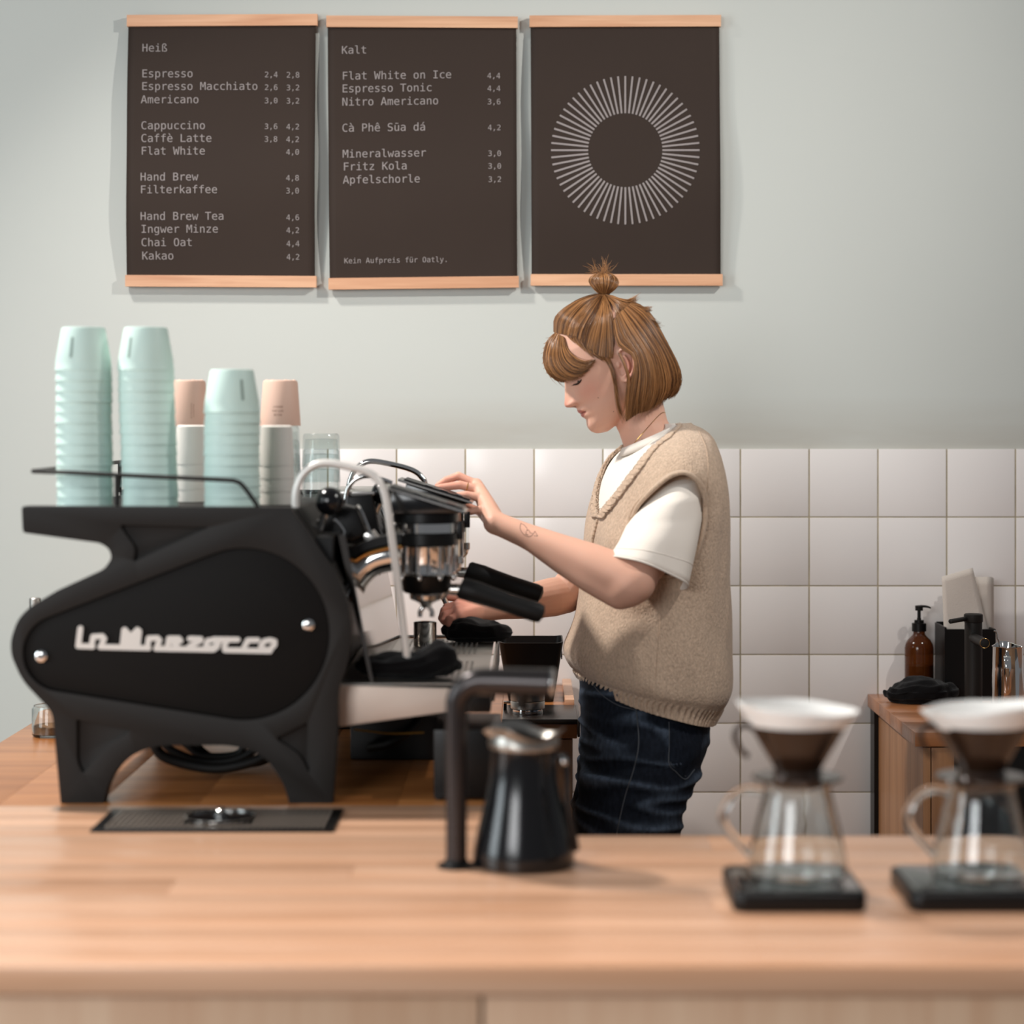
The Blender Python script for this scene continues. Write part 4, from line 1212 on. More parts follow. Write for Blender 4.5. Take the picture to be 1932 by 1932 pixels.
# ------------------------------------------------------------------ brew scales, servers, drippers
def brew_set(x0, which, lab_side, filt_seed, cxs):
    x1 = x0+.158; y0, y1 = 2.503, 2.664
    sc = thing('brew_scale', 'flat black square brewing scale, %s' % which, 'scale', ((x0+x1)/2, (y0+y1)/2, ZB+.0006), 'brewing scales on the bar')
    R = []
    cx, cy = (x0+x1)/2, (y0+y1)/2
    for z, g in ((.0006, -.003), (.002, -.0005), (.004, 0), (.019, 0), (.0215, -.001), (.0225, -.003)):
        R.append(rr_ring(cx, cy, .079+g, .0805+g, ZB+z, 0, 8, .014))
    obj('scale_body', MB().loft(R), M_black, sc, angle=50)
    R = []
    for z, g in ((.0227, -.007), (.0240, -.006), (.0245, -.007)):
        R.append(rr_ring(cx, cy, .079+g, .0805+g, ZB+z, 0, 8, .010))
    obj('weighing_plate', MB().loft(R), mat('plate_black', (26, 25, 25), .12, coat=.6), sc, angle=50)
    zt = ZB+.0252
    c = Vector((cxs, cy, zt))
    sv = thing('glass_server', 'clear conical glass coffee server with handle on its left, on the %s' % lab_side, 'server', c, 'glass servers on the scales')
    pr = [(0, .0005), (.052, .0005), (.0590, .004), (.0608, .012), (.0590, .026), (.0520, .055), (.0450, .085), (.0405, .104), (.0405, .112), (.0430, .117),
          (.0418, .1175), (.0388, .112), (.0388, .104), (.0432, .085), (.0502, .055), (.0572, .026), (.0588, .012), (.0572, .006), (.050, .0028), (0, .0028)]
    obj('glass_body', MB().lathe(pr, c, 56), M_glassr, sv)
    hd = smoothpath([c+Vector((-.042, -.004, .104)), c+Vector((-.062, -.010, .108)), c+Vector((-.080, -.014, .100)), c+Vector((-.092, -.016, .080)), c+Vector((-.088, -.014, .062)), c+Vector((-.068, -.008, .040)), c+Vector((-.0585, -.004, .030))], 6)
    obj('glass_handle', MB().tube(hd, .0052, 16), M_glassr, sv)
    dr_ = thing('dripper', 'dark brown smoked conical dripper on the glass server, %s' % lab_side, 'dripper', c+Vector((0, 0, .118)), 'pour-over drippers')
    z = .118
    pr = [(0.012, z-.010), (.030, z-.008), (.033, z+.0), (.054, z+.0006), (.0555, z+.003), (.054, z+.005), (.030, z+.006), (.0275, z+.012), (.030, z+.017), (.0562, z+.062), (.0575, z+.067),
          (.0560, z+.067), (.0540, z+.061), (.027, z+.016), (.012, z+.0), (.012, z-.010)]
    obj('cone', MB().lathe(pr, c, 56, fn=lambda r, zz_, a: (r, zz_)), M_dripper, dr_)
    rb = MB()
    for k in range(12):
        a0 = 2*PI*k/12
        pts = [c+Vector(((.0262+.0245*t)*math.cos(a0+.9*t), (.0262+.0245*t)*math.sin(a0+.9*t), z+.018+.042*t)) for t in [i/8 for i in range(9)]]
        rb.tube(pts, .0009, 5)
    rr = obj('spiral_ribs', rb, M_dripper, dr_)
    hd = smoothpath([c+Vector((-.052, -.006, z+.062)), c+Vector((-.068, -.016, z+.068)), c+Vector((-.078, -.020, z+.058)), c+Vector((-.072, -.018, z+.040)), c+Vector((-.062, -.012, z+.030))], 5)
    obj('dripper_handle', MB().tube(hd, .0036, 10), M_dripper, dr_)
    # folded paper filter standing above the cone
    fl = thing('paper_filter', 'white paper filter standing above the dripper, %s' % lab_side, 'filter', c+Vector((0, 0, z+.02)), 'paper filters in the drippers')
    rings = []
    for j in range(14):
        t = j/13
        ring = []
        for i in range(64):
            a = 2*PI*i/64
            r = .0235+(.0725-.0235)*t
            wob = max(0, t-.6)/.4
            n1 = noise.noise(Vector((math.cos(a)*1.1+filt_seed, math.sin(a)*1.1, t)))
            r += wob*(.006*n1+.0015*math.cos(2*a))
            zz_ = z+.014+(.075)*t+wob*(.0055*math.cos(a+filt_seed*PI)+.004*n1)
            ring.append(c+Vector((r*math.cos(a), r*math.sin(a)*(1-.08*wob), zz_)))
        rings.append(ring)
    o = obj('paper_cone', MB().loft(rings, cap=False), M_filter, fl, recalc=False, angle=80)
    o.modifiers.new('t', 'SOLIDIFY').thickness = .0007
    obj('folded_seam', MB().loft([[r_[k]+Vector(((r_[k]-c).x*.012, (r_[k]-c).y*.012, 0)) for k in (36, 38, 39, 37)] for r_ in rings[3:]], cap=False), M_filter, fl)
brew_set(.2385, 'left of the two at the right of the bar', 'left scale', 1.0, (1505-VX)*2.583/F)
brew_set(.4480, 'rightmost, cut by the edge of the picture', 'right scale', 2.1, (1852-VX)*2.583/F)
# ------------------------------------------------------------------ person
DM = 3.95                       # depth of her midplane
U = 1/(4.39*F/DM)               # one unit of the head drawing in metres
M_skin = mat('skin', (214, 164, 142), .5, spec=.35, vcol='col', sss=.12, bump=(500, .06, .0004))
M_knit = mat('knitted_wool', (194, 170, 148), .95, spec=.08, sheen=.25, var=(260, .16), bump=(360, .9, .003), stretch=(1, 1, .55))
M_rib = mat('ribbed_wool', (190, 166, 144), .95, spec=.08, sheen=.25, var=(260, .14), bump=(420, .5, .0018), stretch=(1, 1, .55))
M_tee = mat('white_cotton', (232, 224, 214), .9, spec=.15, bump=(160, .12, .0015))
M_denim = mat('dark_denim', (24, 30, 40), .85, spec=.12, vcol='col', var=(150, .35), bump=(900, .4, .001), stretch=(1, 1, .45))
M_stitch = mat('seam_thread', (74, 78, 84), .8)
M_gold = mat('gold', (214, 170, 100), .2, 1.0)
M_hair = mat('hair', (150, 104, 66), .30, spec=.5, vcol='col')
M_hairb = mat('hair_under', (74, 46, 27), .6, spec=.3)
M_dark = mat('dark_lash', (44, 26, 20), .6)
M_ink2 = mat('tattoo_ink', (104, 74, 64), .7)
M_shoe = mat('shoe_leather', (40, 38, 38), .5)

def H(zx, zy, w=0.0):
    """head drawing coordinates to the world; w is the lateral offset towards the camera"""
    return Vector(((960+zx/4.39-VX)*DM/F, DM-w*U, CZ-(480+zy/4.39-VY)*DM/F))
def HL(b, a, w=0.0):
    """head axes: b forward, a down, w lateral"""
    return H(800-.927*b+.375*a, 900+.375*b+.927*a, w)
Fp = [(-505, 0), (-498, 70), (-480, 140), (-440, 225), (-380, 290), (-300, 340), (-200, 368), (-100, 380), (-40, 384), (0, 378), (21, 375), (60, 389), (105, 407), (150, 426), (187, 444), (205, 447), (222, 436), (236, 402), (246, 372), (262, 361), (284, 366), (300, 362),
      (309, 349), (318, 351), (334, 352), (350, 340), (371, 323), (390, 328), (415, 336), (435, 338), (460, 332), (479, 323), (498, 306), (513, 283), (524, 250), (531, 200)]
Fb = [(-505, 0), (-498, 70), (-480, 140), (-440, 225), (-380, 290), (-300, 340), (-200, 368), (-100, 380), (-40, 372), (21, 350), (105, 342), (187, 340), (240, 338), (284, 338), (309, 334), (334, 332), (371, 318), (435, 325), (479, 310), (498, 296), (513, 275), (524, 245), (531, 200)]
Kb = [(-505, 0), (-498, -90), (-480, -170), (-440, -260), (-350, -370), (-200, -460), (-50, -490), (100, -450), (200, -370), (260, -250), (320, -140), (380, -60), (430, 0), (480, 60), (513, 120), (531, 190)]
Wb = [(-505, 0), (-498, 80), (-480, 145), (-440, 215), (-350, 295), (-200, 338), (-50, 345), (60, 325), (140, 308), (220, 285), (300, 258), (360, 232), (420, 195), (470, 150), (500, 112), (520, 70), (531, 25)]
def head_mesh(b_):
    nt = 160
    levels = [-504+1035*i/170 for i in range(171)]
    rings = []
    for a in levels:
        Fv = interp(Fb, a); K = interp(Kb, a); W = interp(Wb, a); dl = interp(Fp, a)-Fv
        c = interp([(-505, 0), (-440, -15), (-300, -55), (180, -60), (260, -30), (320, 40), (380, 95), (430, 135), (480, 175), (531, 195)], a)
        c = max(K+4, min(c, Fv-4))
        ring = []
        for k in range(nt):
            th = 2*PI*k/nt
            ct, st = math.cos(th), math.sin(th)
            if ct > 0:
                e = .86
                b = c+(Fv-c)*abs(ct)**e; w = W*(abs(st)**.92)*(1 if st > 0 else -1)
            else:
                b = c+(K-c)*abs(ct)**.95; w = W*(abs(st)**.95)*(1 if st > 0 else -1)
            if ct > 0:
                aw = abs(w)
                sn = interp([(-60, 60), (21, 48), (105, 58), (170, 78), (205, 92), (240, 80), (262, 70), (284, 105), (340, 100), (371, 120), (531, 130)], a)
                b += dl*math.exp(-(aw/sn)**2)
                # nostril wing
                b += 26*math.exp(-((aw-72)/24)**2-((a-208)/26)**2)
                w += (9*math.exp(-((aw-78)/30)**2-((a-208)/26)**2))*(1 if w > 0 else -1)
                b -= 14*math.exp(-((aw-92)/14)**2-((a-215)/30)**2)
                # eye socket, lid, brow, cheek
                b -= 34*math.exp(-((aw-150)/80)**2-((a-45)/40)**2)
                b += 30*math.exp(-((aw-150)/52)**2-((a-52)/30)**2)
                b += 12*math.exp(-((aw-150)/90)**2-((a+30)/26)**2)
                b += 10*math.exp(-((aw-190)/60)**2-((a-150)/60)**2)
                # corner of the mouth
                b -= 12*math.exp(-((aw-112)/26)**2-((a-312)/16)**2)
                b -= 8*math.exp(-((aw-0)/100)**2-((a-309)/6)**2)
            ring.append(HL(b, a, w))
        rings.append(ring)
    b_.loft(rings)
    # ear, near and far
    for sg in (1, -1):
        base = 322
        hel = [(893, 840, 12), (902, 812, 26), (925, 796, 38), (958, 794, 46), (990, 812, 52), (1010, 850, 56), (1018, 900, 56), (1014, 950, 50), (1000, 1000, 40), (980, 1040, 28), (950, 1056, 20), (925, 1045, 14), (912, 1012, 8)]
        pts = smoothpath([H(x, y, sg*(base+o)) for x, y, o in hel], 4)
        n = len(pts)
        b_.tube(pts, [13*U if i > n*.75 else 12*U for i in range(n)], 10)
        anti = [(935, 850, 30), (962, 880, 34), (978, 925, 34), (975, 975, 26), (950, 1010, 18)]
        b_.tube(smoothpath([H(x, y, sg*(base+o)) for x, y, o in anti], 4), 11*U, 10)
        # bowl of the ear
        bw = []
        for j in range(2):
            o = -30 if j == 0 else 1
            ring = []
            for x, y, oo in hel:
                cx, cy = 950, 925
                f = .93
                ring.append(H(cx+(x-cx)*f, cy+(y-cy)*f, sg*(base+(oo*.42 if j else -60))))
            bw.append(ring)
        b_.loft(bw)
        b_.ball(H(897, 925, sg*(base+10)), (14*U, 12*U, 24*U), 12, 8)
        b_.ball(H(940, 1035, sg*(base+18)), (26*U, 12*U, 26*U), 12, 8)

b_ = MB()
head_mesh(b_)
# neck, throat, upper chest
b_.capsule(H(1060, 1080), H(1125, 1430), 178*U, 196*U, 24)
b_.capsule(H(1125, 1430), H(1185, 1590), 196*U, 215*U, 24)
b_.capsule(H(930, 1330), H(1050, 1560), 70*U, 110*U, 20)
b_.capsule(P(1262, 892, 3.87), P(1262, 892, 4.03), .042, .042, 24)
b_.capsule(P(1255, 925, 3.95), P(1240, 1150, 3.95), .070, .085, 28)
b_.capsule(P(1262, 900, 3.90), P(1262, 940, 3.845), .04, .040, 20)
b_.capsule(P(1262, 900, 4.00), P(1255, 935, 4.07), .04, .040, 20)
# near (left) arm
E1 = P(1196, 1098, 3.715)
W1 = P(934, 986, 3.795)
b_.capsule(P(1258, 945, 3.842), E1, .040, .0395, 24, mid=((.5, .042),))
b_.capsule(E1, W1, .0395, .0215, 24, mid=((.12, .0395), (.3, .0370), (.55, .0295), (.8, .0232)))
b_.capsule(P(1170, 1124, 3.717), P(1010, 1028, 3.765), .0262, .0190, 18, mid=((.35, .0275), (.7, .0240)))
b_.capsule(P(1170, 1124, 3.717), P(1232, 1062, 3.755), .0262, .0300, 18)
b_.ball(P(1186, 1104, 3.715), (.040, .039, .040), 20, 14)
def finger(pts, r):
    pts = [Vector(p) for p in pts]
    for i in range(len(pts)-1):
        k0 = 1-.10*i; k1 = 1-.10*(i+1)
        b_.capsule(pts[i], pts[i+1], r*k0, r*k1, 12)
        if 0 < i: b_.ball(pts[i], r*k0*1.07, 10, 8)
# palm
mcp = [P(899, 914, 3.882), P(905, 924, 3.864), P(912, 940, 3.842), P(921, 958, 3.822)]
for i, q in enumerate(mcp):
    b_.capsule(W1+Vector((0, .004*(2-i), 0)), q, .0200, .0118, 14, mid=((.5, .0165),))
b_.capsule(mcp[0], mcp[3], .0112, .0112, 12)
finger([mcp[0], P(865, 898, 3.885), P(842, 906, 3.885), P(826, 916, 3.882)], .0088)
finger([mcp[1], P(868, 915, 3.862), P(832, 920, 3.86), P(810, 925, 3.858)], .0090)
finger([mcp[2], P(880, 934, 3.838), P(853, 937, 3.838), P(834, 940, 3.838)], .0086)
finger([mcp[3], P(903, 962, 3.812), P(886, 966, 3.812), P(876, 964, 3.814)], .0078)
finger([W1+Vector((-.012, .030, 0)), P(905, 965, 3.885), P(880, 955, 3.882), P(864, 948, 3.878)], .0092)
for q, r in ((P(805, 926, 3.857), .005),):
    pass
# far (right) arm
E2 = P(1066, 1122, 4.045); W2 = P(903, 1153, 3.955)
b_.capsule(P(1235, 930, 4.11), E2, .044, .036, 20)
b_.capsule(E2, W2, .0355, .0205, 24, mid=((.15, .0370), (.4, .0335), (.75, .0235)))
W3 = W2
m2 = [P(868, 1140, 3.93), P(864, 1146, 3.915), P(863, 1153, 3.90), P(866, 1161, 3.885)]
for q in m2: b_.capsule(W3, q, .0185, .0115, 14)
b_.capsule(m2[0], m2[3], .0112, .0112, 12)
finger([m2[0], P(842, 1146, 3.925), P(836, 1160, 3.92), P(842, 1170, 3.915)], .0084)
finger([m2[1], P(838, 1152, 3.91), P(833, 1166, 3.905), P(840, 1176, 3.90)], .0086)
finger([m2[2], P(840, 1160, 3.892), P(836, 1171, 3.888), P(843, 1178, 3.884)], .0082)
finger([m2[3], P(846, 1168, 3.875), P(846, 1177, 3.872), P(852, 1180, 3.87)], .0074)
finger([P(888, 1140, 3.95), P(862, 1128, 3.955), P(840, 1126, 3.95)], .0090)

def fuse(b_, name, voxel, smooth, it=2, fac=.5):
    """one continuous surface out of overlapping closed shapes"""
    me = bpy.data.meshes.new('tmp'); me.from_pydata([tuple(v) for v in b_.v], [], b_.f); me.update()
    bm = bmesh.new(); bm.from_mesh(me); bmesh.ops.recalc_face_normals(bm, faces=bm.faces[:]); bm.to_mesh(me); bm.free()
    o = bpy.data.objects.new('tmp', me); COL.objects.link(o)
    r = o.modifiers.new('r', 'REMESH'); r.mode = 'VOXEL'; r.voxel_size = voxel; r.use_smooth_shade = True
    s = o.modifiers.new('s', 'SMOOTH'); s.factor = fac; s.iterations = it
    bpy.context.view_layer.update()
    dg = bpy.context.evaluated_depsgraph_get()
    m2 = bpy.data.meshes.new_from_object(o.evaluated_get(dg)); m2.name = name
    bpy.data.objects.remove(o); bpy.data.meshes.remove(me)
    return m2
def verts_np(me):
    n = len(me.vertices); a = np.empty(n*3, dtype=np.float64); me.vertices.foreach_get('co', a); return a.reshape(-1, 3)
def set_verts(me, a): me.vertices.foreach_set('co', a.astype(np.float32).ravel()); me.update()
def normals_np(me):
    n = len(me.vertices); a = np.empty(n*3, dtype=np.float32); me.vertices.foreach_get('normal', a); return a.reshape(-1, 3).astype(np.float64)
def set_col(me, arr):
    at = me.color_attributes.new('col', 'FLOAT_COLOR', 'POINT')
    c = np.ones((len(arr), 4), dtype=np.float32); c[:, :3] = arr
    at.data.foreach_set('color', c.ravel())

body_me = fuse(b_, 'body', .0017, True, 3, .5)
A_ = verts_np(body_me)
def relax(me, A, weight, it):
    ne = len(me.edges); e = np.empty(ne*2, dtype=np.int64); me.edges.foreach_get('vertices', e); e = e.reshape(-1, 2)
    cnt = np.bincount(e.ravel(), minlength=len(A)).astype(float)[:, None]
    for _ in range(it):
        s = np.zeros_like(A)
        for c in range(3):
            s[:, c] = np.bincount(e[:, 0], A[e[:, 1], c], len(A))+np.bincount(e[:, 1], A[e[:, 0], c], len(A))
        A = A+(s/cnt-A)*weight[:, None]
    return A
ax_ = A_[:, 0]*F/A_[:, 1]+VX; ay_ = (CZ-A_[:, 2])*F/A_[:, 1]+VY
w_ = ((ax_ > 930) & (ay_ > 965) & (A_[:, 1] < 3.86)).astype(float)*.6
w_ = np.maximum(w_, ((ay_ > 810) & (ay_ < 900) & (ax_ > 1150)).astype(float)*.5)
A_ = relax(body_me, A_, w_, 90)
w_ = ((ax_ < 940) & (ay_ > 870)).astype(float)*.5
A_ = relax(body_me, A_, w_, 5)
# pixel coordinates on the head drawing
hx_ = ((A_[:, 0]*F/DM+VX)-960)*4.39; hy_ = ((CZ-A_[:, 2])*F/DM+VY-480)*4.39; hw_ = (DM-A_[:, 1])/U
hb = (hx_-800)*-.927+(hy_-900)*.375; ha = (hx_-800)*.375+(hy_-900)*.927
skin = np.array(lin((216, 168, 146))[:3]); pinkc = np.array(lin((206, 128, 112))[:3]); lipc = np.array(lin((176, 98, 88))[:3])
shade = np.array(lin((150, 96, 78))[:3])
colr = np.tile(skin, (len(A_), 1))
def blend(mask, c):
    global colr
    mask = np.clip(mask, 0, 1)[:, None]; colr = colr*(1-mask)+c*mask
G = lambda x, s: np.exp(-(x/s)**2)
aw = np.abs(hw_)
blend(.55*G(ha-200, 55)*G(hb-430, 60)*G(aw, 100), pinkc)
blend(.35*G(ha-150, 90)*G(hb-220, 110)*(aw > 100), pinkc)
blend(.5*G(hx_-980, 60)*G(hy_-930, 110)*(aw > 300), pinkc)
lw = 105*np.sqrt(np.clip(1-((ha-310)/40)**2, 0, 1))
blend(.85*((aw < lw*1.05) & (ha > 274) & (ha < 350) & (hb > 285)).astype(float), lipc)
blend(.75*G(ha-310, 4.5)*(aw < 118)*(hb > 260), np.array(lin((96, 46, 40))[:3]))  # mouth line: crease shade put into the skin colour
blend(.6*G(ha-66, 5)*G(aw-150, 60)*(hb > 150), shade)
blend(.85*G(aw-52, 24)*G(ha-241, 9)*(hb > 362), np.array(lin((84, 38, 32))[:3]))  # nostril: its shaded opening painted as a dark spot
blend(.35*G(aw-98, 9)*G(ha-212, 26)*(hb > 330), np.array(lin((170, 100, 84))[:3]))  # crease shade beside the nostril wing, also put into the colour
# hands a little redder
xpx = A_[:, 0]*F/3.84+VX
blend(.40*np.clip((915-xpx)/60, 0, 1)*(A_[:, 2] < 1.38), pinkc)
blend(.45*G(A_[:, 1]-3.91, .06)*G(xpx-860, 50)*(A_[:, 2] < 1.2)*(A_[:, 2] > 1.05), pinkc)
set_col(body_me, colr)
ps = thing('person', 'woman in beige knitted vest, white t-shirt and dark jeans bent over the espresso machine', 'person', ((1205-VX)*DM/F, DM, 0))
org = ORI[ps.name]
set_verts(body_me, A_-np.array(org))
body_o = link_mesh('body', body_me, M_skin, ps, org, None)
for p in body_me.polygons: break
body_me.polygons.foreach_set('use_smooth', [True]*len(body_me.polygons))
body_bvh = BVHTree.FromPolygons([tuple(v) for v in A_], [tuple(p.vertices) for p in body_me.polygons])
CAMP = Vector((0, 0, CZ))
def hit(bvh, px, py, lift=0.0):
    """surface point seen at a pixel of the photograph"""
    dr_ = (P(px, py, 4.0)-CAMP).normalized()
    loc, nrm, idx, dist = bvh.ray_cast(CAMP, dr_)
    if loc is None: return None
    if nrm.dot(dr_) > 0: nrm = -nrm
    return loc+nrm*lift
def zh(x, y): return (960+x/4.39, 480+y/4.39)
def surf_line(bvh, pts, lift, tf=None, n=5):
    out = []
    q = smoothpath([Vector((x, y, 0)) for x, y in pts], n)
    for p in q:
        x, y = (p.x, p.y) if tf is None else tf(p.x, p.y)
        h_ = hit(bvh, x, y, lift)
        if h_ is not None: out.append(h_)
    return out
# eye: dark sliver under the lowered lid with lashes
el = surf_line(body_bvh, [(536, 1078), (556, 1076), (578, 1066), (596, 1046), (602, 1034)], .0003, zh)
b_ = MB()
if len(el) > 3: b_.tube(el, [.0007+.0012*math.sin(PI*i/(len(el)-1)) for i in range(len(el))], 8)
for k in range(14):
    t = k/13; x = 540+58*t; y = 1078-36*t**1.5
    r0_ = hit(body_bvh, *zh(x, y), .0006)
    if r0_ is None: continue
    tip = r0_+Vector((-.0052+.002*t, -.0022, -.0022-.0015*t))
    b_.tube([r0_, (r0_+tip)/2+Vector((0, 0, -.0008)), tip], [.00032, .00025, .0001], 4)
obj('eyelashes', b_, M_dark, ps)
ec = hit(body_bvh, *zh(578, 1058), -.0040)
if ec is not None: obj('eye', MB().ball(ec, .0052, 16, 12), mat('eye_dark', (58, 38, 30), .12), ps)
# brow seen through the fringe
br = surf_line(body_bvh, [(470, 985), (520, 985), (570, 990), (615, 1000)], .0004, zh)
if len(br) > 3: obj('eyebrow', MB().tube(br, [.0005+.0013*math.sin(PI*i/(len(br)-1)) for i in range(len(br))], 6), M_hairb, ps)
# small mole marks
for x, y in ((740, 1187), (868, 1302), (1104, 1530)):
    q = hit(body_bvh, *zh(x, y), .0)
    if q is not None: obj('mole', MB().ball(q, (.0009, .0009, .0009), 8, 6), M_ink2, ps)
# tattoo of thin lines on the forearm
def zt_(x, y): return (780+x/6.9, 860+y/6.9)
tb_ = MB()
for st in ([(1400, 875), (1388, 930), (1405, 985), (1440, 1025), (1490, 1050), (1530, 1045), (1560, 1015), (1585, 980)], [(1400, 880), (1440, 900), (1480, 945)],
           [(1485, 950), (1478, 975), (1500, 965), (1520, 1000), (1550, 1015)], [(1585, 985), (1600, 1015), (1618, 1045), (1570, 1038)], [(1470, 985), (1466, 1020), (1495, 1030)]):
    l_ = surf_line(body_bvh, st, .0001, zt_, 4)
    if len(l_) > 2: tb_.tube(l_, .00042, 5)
obj('forearm_tattoo', tb_, M_ink2, ps)
# ring on the finger
rc = P(881, 920.5, 3.8625); ax = (P(868, 915, 3.862)-mcp[1]).normalized()
e1 = ax.orthogonal().normalized(); e2 = ax.cross(e1)
obj('finger_ring', MB().loop_tube([rc+(e1*math.cos(a)+e2*math.sin(a))*.0094 for a in [2*PI*k/28 for k in range(28)]], .0009, 8), M_gold, ps)
# necklace
nk = surf_line(body_bvh, [(1335, 1338), (1310, 1318), (1270, 1312), (1225, 1350), (1180, 1400), (1110, 1480), (1050, 1550), (1008, 1598)], .0005, zh)
if len(nk) > 3: obj('necklace', MB().tube(nk, .00065, 6), M_gold, ps)

# ------------------------------------------------------------------ knitted vest and t-shirt
PSI = math.radians(17)
# front px, front py, back px, back py, half width, cross exponent
VR = [(1246, 800, 1292, 798, .062), (1226, 813, 1318, 808, .088), (1196, 832, 1338, 826, .122), (1165, 858, 1348, 850, .152), (1146, 885, 1354, 878, .172), (1132, 915, 1359, 908, .182), (1121, 948, 1362, 942, .187),
      (1113, 982, 1364, 978, .187), (1107, 1015, 1366, 1012, .183), (1104, 1060, 1368, 1060, .178), (1099, 1105, 1369, 1108, .174), (1090, 1148, 1371, 1155, .174), (1079, 1190, 1372, 1202, .177), (1069, 1222, 1374, 1245, .181),
      (1070, 1240, 1374, 1275, .183), (1076, 1254, 1371, 1298, .184), (1083, 1264, 1364, 1314, .181), (1088, 1268, 1357, 1326, .174), (1088, 1273, 1350, 1338, .168), (1091, 1279, 1342, 1350, .166), (1094, 1285, 1337, 1359, .166)]
def vring(i_f, shrink=0.0, n=120):
    """interpolated ring at fractional index"""
    i = int(min(max(i_f, 0), len(VR)-1.0001)); t = i_f-i
    i0 = max(i-1, 0); i3 = min(i+2, len(VR)-1)
    q = []
    for c in range(5):
        a, b, cc, d = VR[i0][c], VR[i][c], VR[i+1][c], VR[i3][c]
        q.append(.5*((2*b)+(cc-a)*t+(2*a-5*b+4*cc-d)*t*t+(3*b-a-3*cc+d)*t**3))
    fx_, fy_, bx_, by_, hw = q
    A = P(fx_, fy_, DM); B = P(bx_, by_, DM)
    c0 = (A+B)/2; Ax = (B.x-A.x)/2-shrink; hw -= shrink
    a = math.sqrt(max(Ax*Ax-(hw*math.sin(PSI))**2, .0006))/math.cos(PSI)
    out = []
    for k in range(n):
        ph = 2*PI*k/n
        cp, sp = math.cos(ph), math.sin(ph)
        e = .86
        cp = math.copysign(abs(cp)**e, cp); sp = math.copysign(abs(sp)**e, sp)
        # front direction (-cos,-sin), near direction (sin,-cos)
        X = -a*cp*math.cos(PSI)+hw*sp*math.sin(PSI)
        Y = -a*cp*math.sin(PSI)-hw*sp*math.cos(PSI)
        tilt = (B.z-A.z)/(2*max(Ax, .01))
        out.append(Vector((c0.x+X, c0.y+Y, c0.z+X*tilt)))
    return out, fy_
NV = 160; NU = 468
rows = []; fy = []
def fold(p, i_f, k):
    ph = 2*PI*k/NU
    t = i_f/(len(VR)-1)
    d = 0.0
    d += .0070*noise.noise(Vector((p.x*13+p.z*6, p.y*13, p.z*5+3)))*min(1, t*3)
    d += .0065*math.sin(ph*6+2.5*noise.noise(p*6))*max(0, t-.45)*(1-max(0, (t-.8)/.2))
    d += .0022*noise.noise(Vector((p.x*40, p.y*40, p.z*14)))
    if i_f > 17.1: d += .0020*math.sin(ph*78)*min(1, (i_f-17.1)*3)
    return d
for j in range(NV):
    i_f = (len(VR)-1)*j/(NV-1)
    r_, f_ = vring(i_f, 0, NU)
    cen = sum(r_, Vector())/len(r_)
    rr = []
    for k, p in enumerate(r_):
        dir_ = Vector((p.x-cen.x, p.y-cen.y, 0)).normalized()
        rr.append(p+dir_*fold(p, i_f, k))
    rows.append(rr); fy.append(f_)
# V neck: opening angle by height
def vopen(y): return interp([(798, 62), (815, 44), (840, 33), (875, 27), (906, 20), (940, 10.5), (972, 0), (1400, -1)], y)
vs = [p for r in rows for p in r]; fs = []
for j in range(NV-1):
    for k in range(NU):
        k2 = (k+1) % NU
        ph = math.degrees(2*PI*(k+.5)/NU); ph = ph-360 if ph > 180 else ph
        if abs(ph) < vopen((fy[j]+fy[j+1])/2): continue
        fs.append((j*NU+k, j*NU+k2, (j+1)*NU+k2, (j+1)*NU+k))
vb = MB().add(vs, fs)
vest = obj('knitted_vest', vb, M_knit, ps, angle=80)
vest_bvh = BVHTree.FromPolygons([tuple(v) for v in vb.v], vb.f)
md = vest.modifiers.new('t', 'SOLIDIFY'); md.thickness = .0035; md.offset = -1
# ribbed border of the V
def vpoint(y, sgn, off=0.0):
    # row with that front height
    j = min(range(NV), key=lambda q: abs(fy[q]-y))
    a = math.radians(max(vopen(y)+off, 0.0))*sgn
    k = (a/(2*PI)*NU) % NU
    k0 = int(k) % NU; t = k-int(k)
    return rows[j][k0]*(1-t)+rows[j][(k0+1) % NU]*t
rib = MB()
ctr_line = lambda y: sum(rows[min(range(NV), key=lambda q: abs(fy[q]-y))], Vector())/NU
NB = 90
for sgn in (1, -1):
    gr = []
    for i in range(NB+1):
        y = 973-(973-801)*i/NB
        c_ = ctr_line(y); r = []
        for w in range(7):
            off = w/6*(9.5 if y > 830 else 12)
            p = vpoint(y, sgn, off-.5)
            dir_ = Vector((p.x-c_.x, p.y-c_.y, 0)).normalized()
            bulge = .0022+.0020*math.sin(PI*w/6)
            bulge += .0009*math.sin(i*PI*.62+w*.5)
            r.append(p+dir_*bulge)
        gr.append(r)
    rib.grid(gr)
o = obj('v_neck_rib', rib, M_rib, ps, angle=80, recalc=False)
md = o.modifiers.new('t', 'SOLIDIFY'); md.thickness = .004; md.offset = 0
# cable seam below the V
cs = []
for y in range(978, 1062, 4):
    p = vpoint(y, 1, 0); c_ = ctr_line(y); cs.append(p+Vector((p.x-c_.x, p.y-c_.y, 0)).normalized()*.0014)
b_ = MB().tube([p+Vector((0, .002*math.sin(i*1.6), 0)) for i, p in enumerate(cs)], .0028, 8)
b_.tube([p+Vector((0, -.002*math.sin(i*1.6), 0)) for i, p in enumerate(cs)], .0028, 8)
obj('front_cable', b_, M_rib, ps)
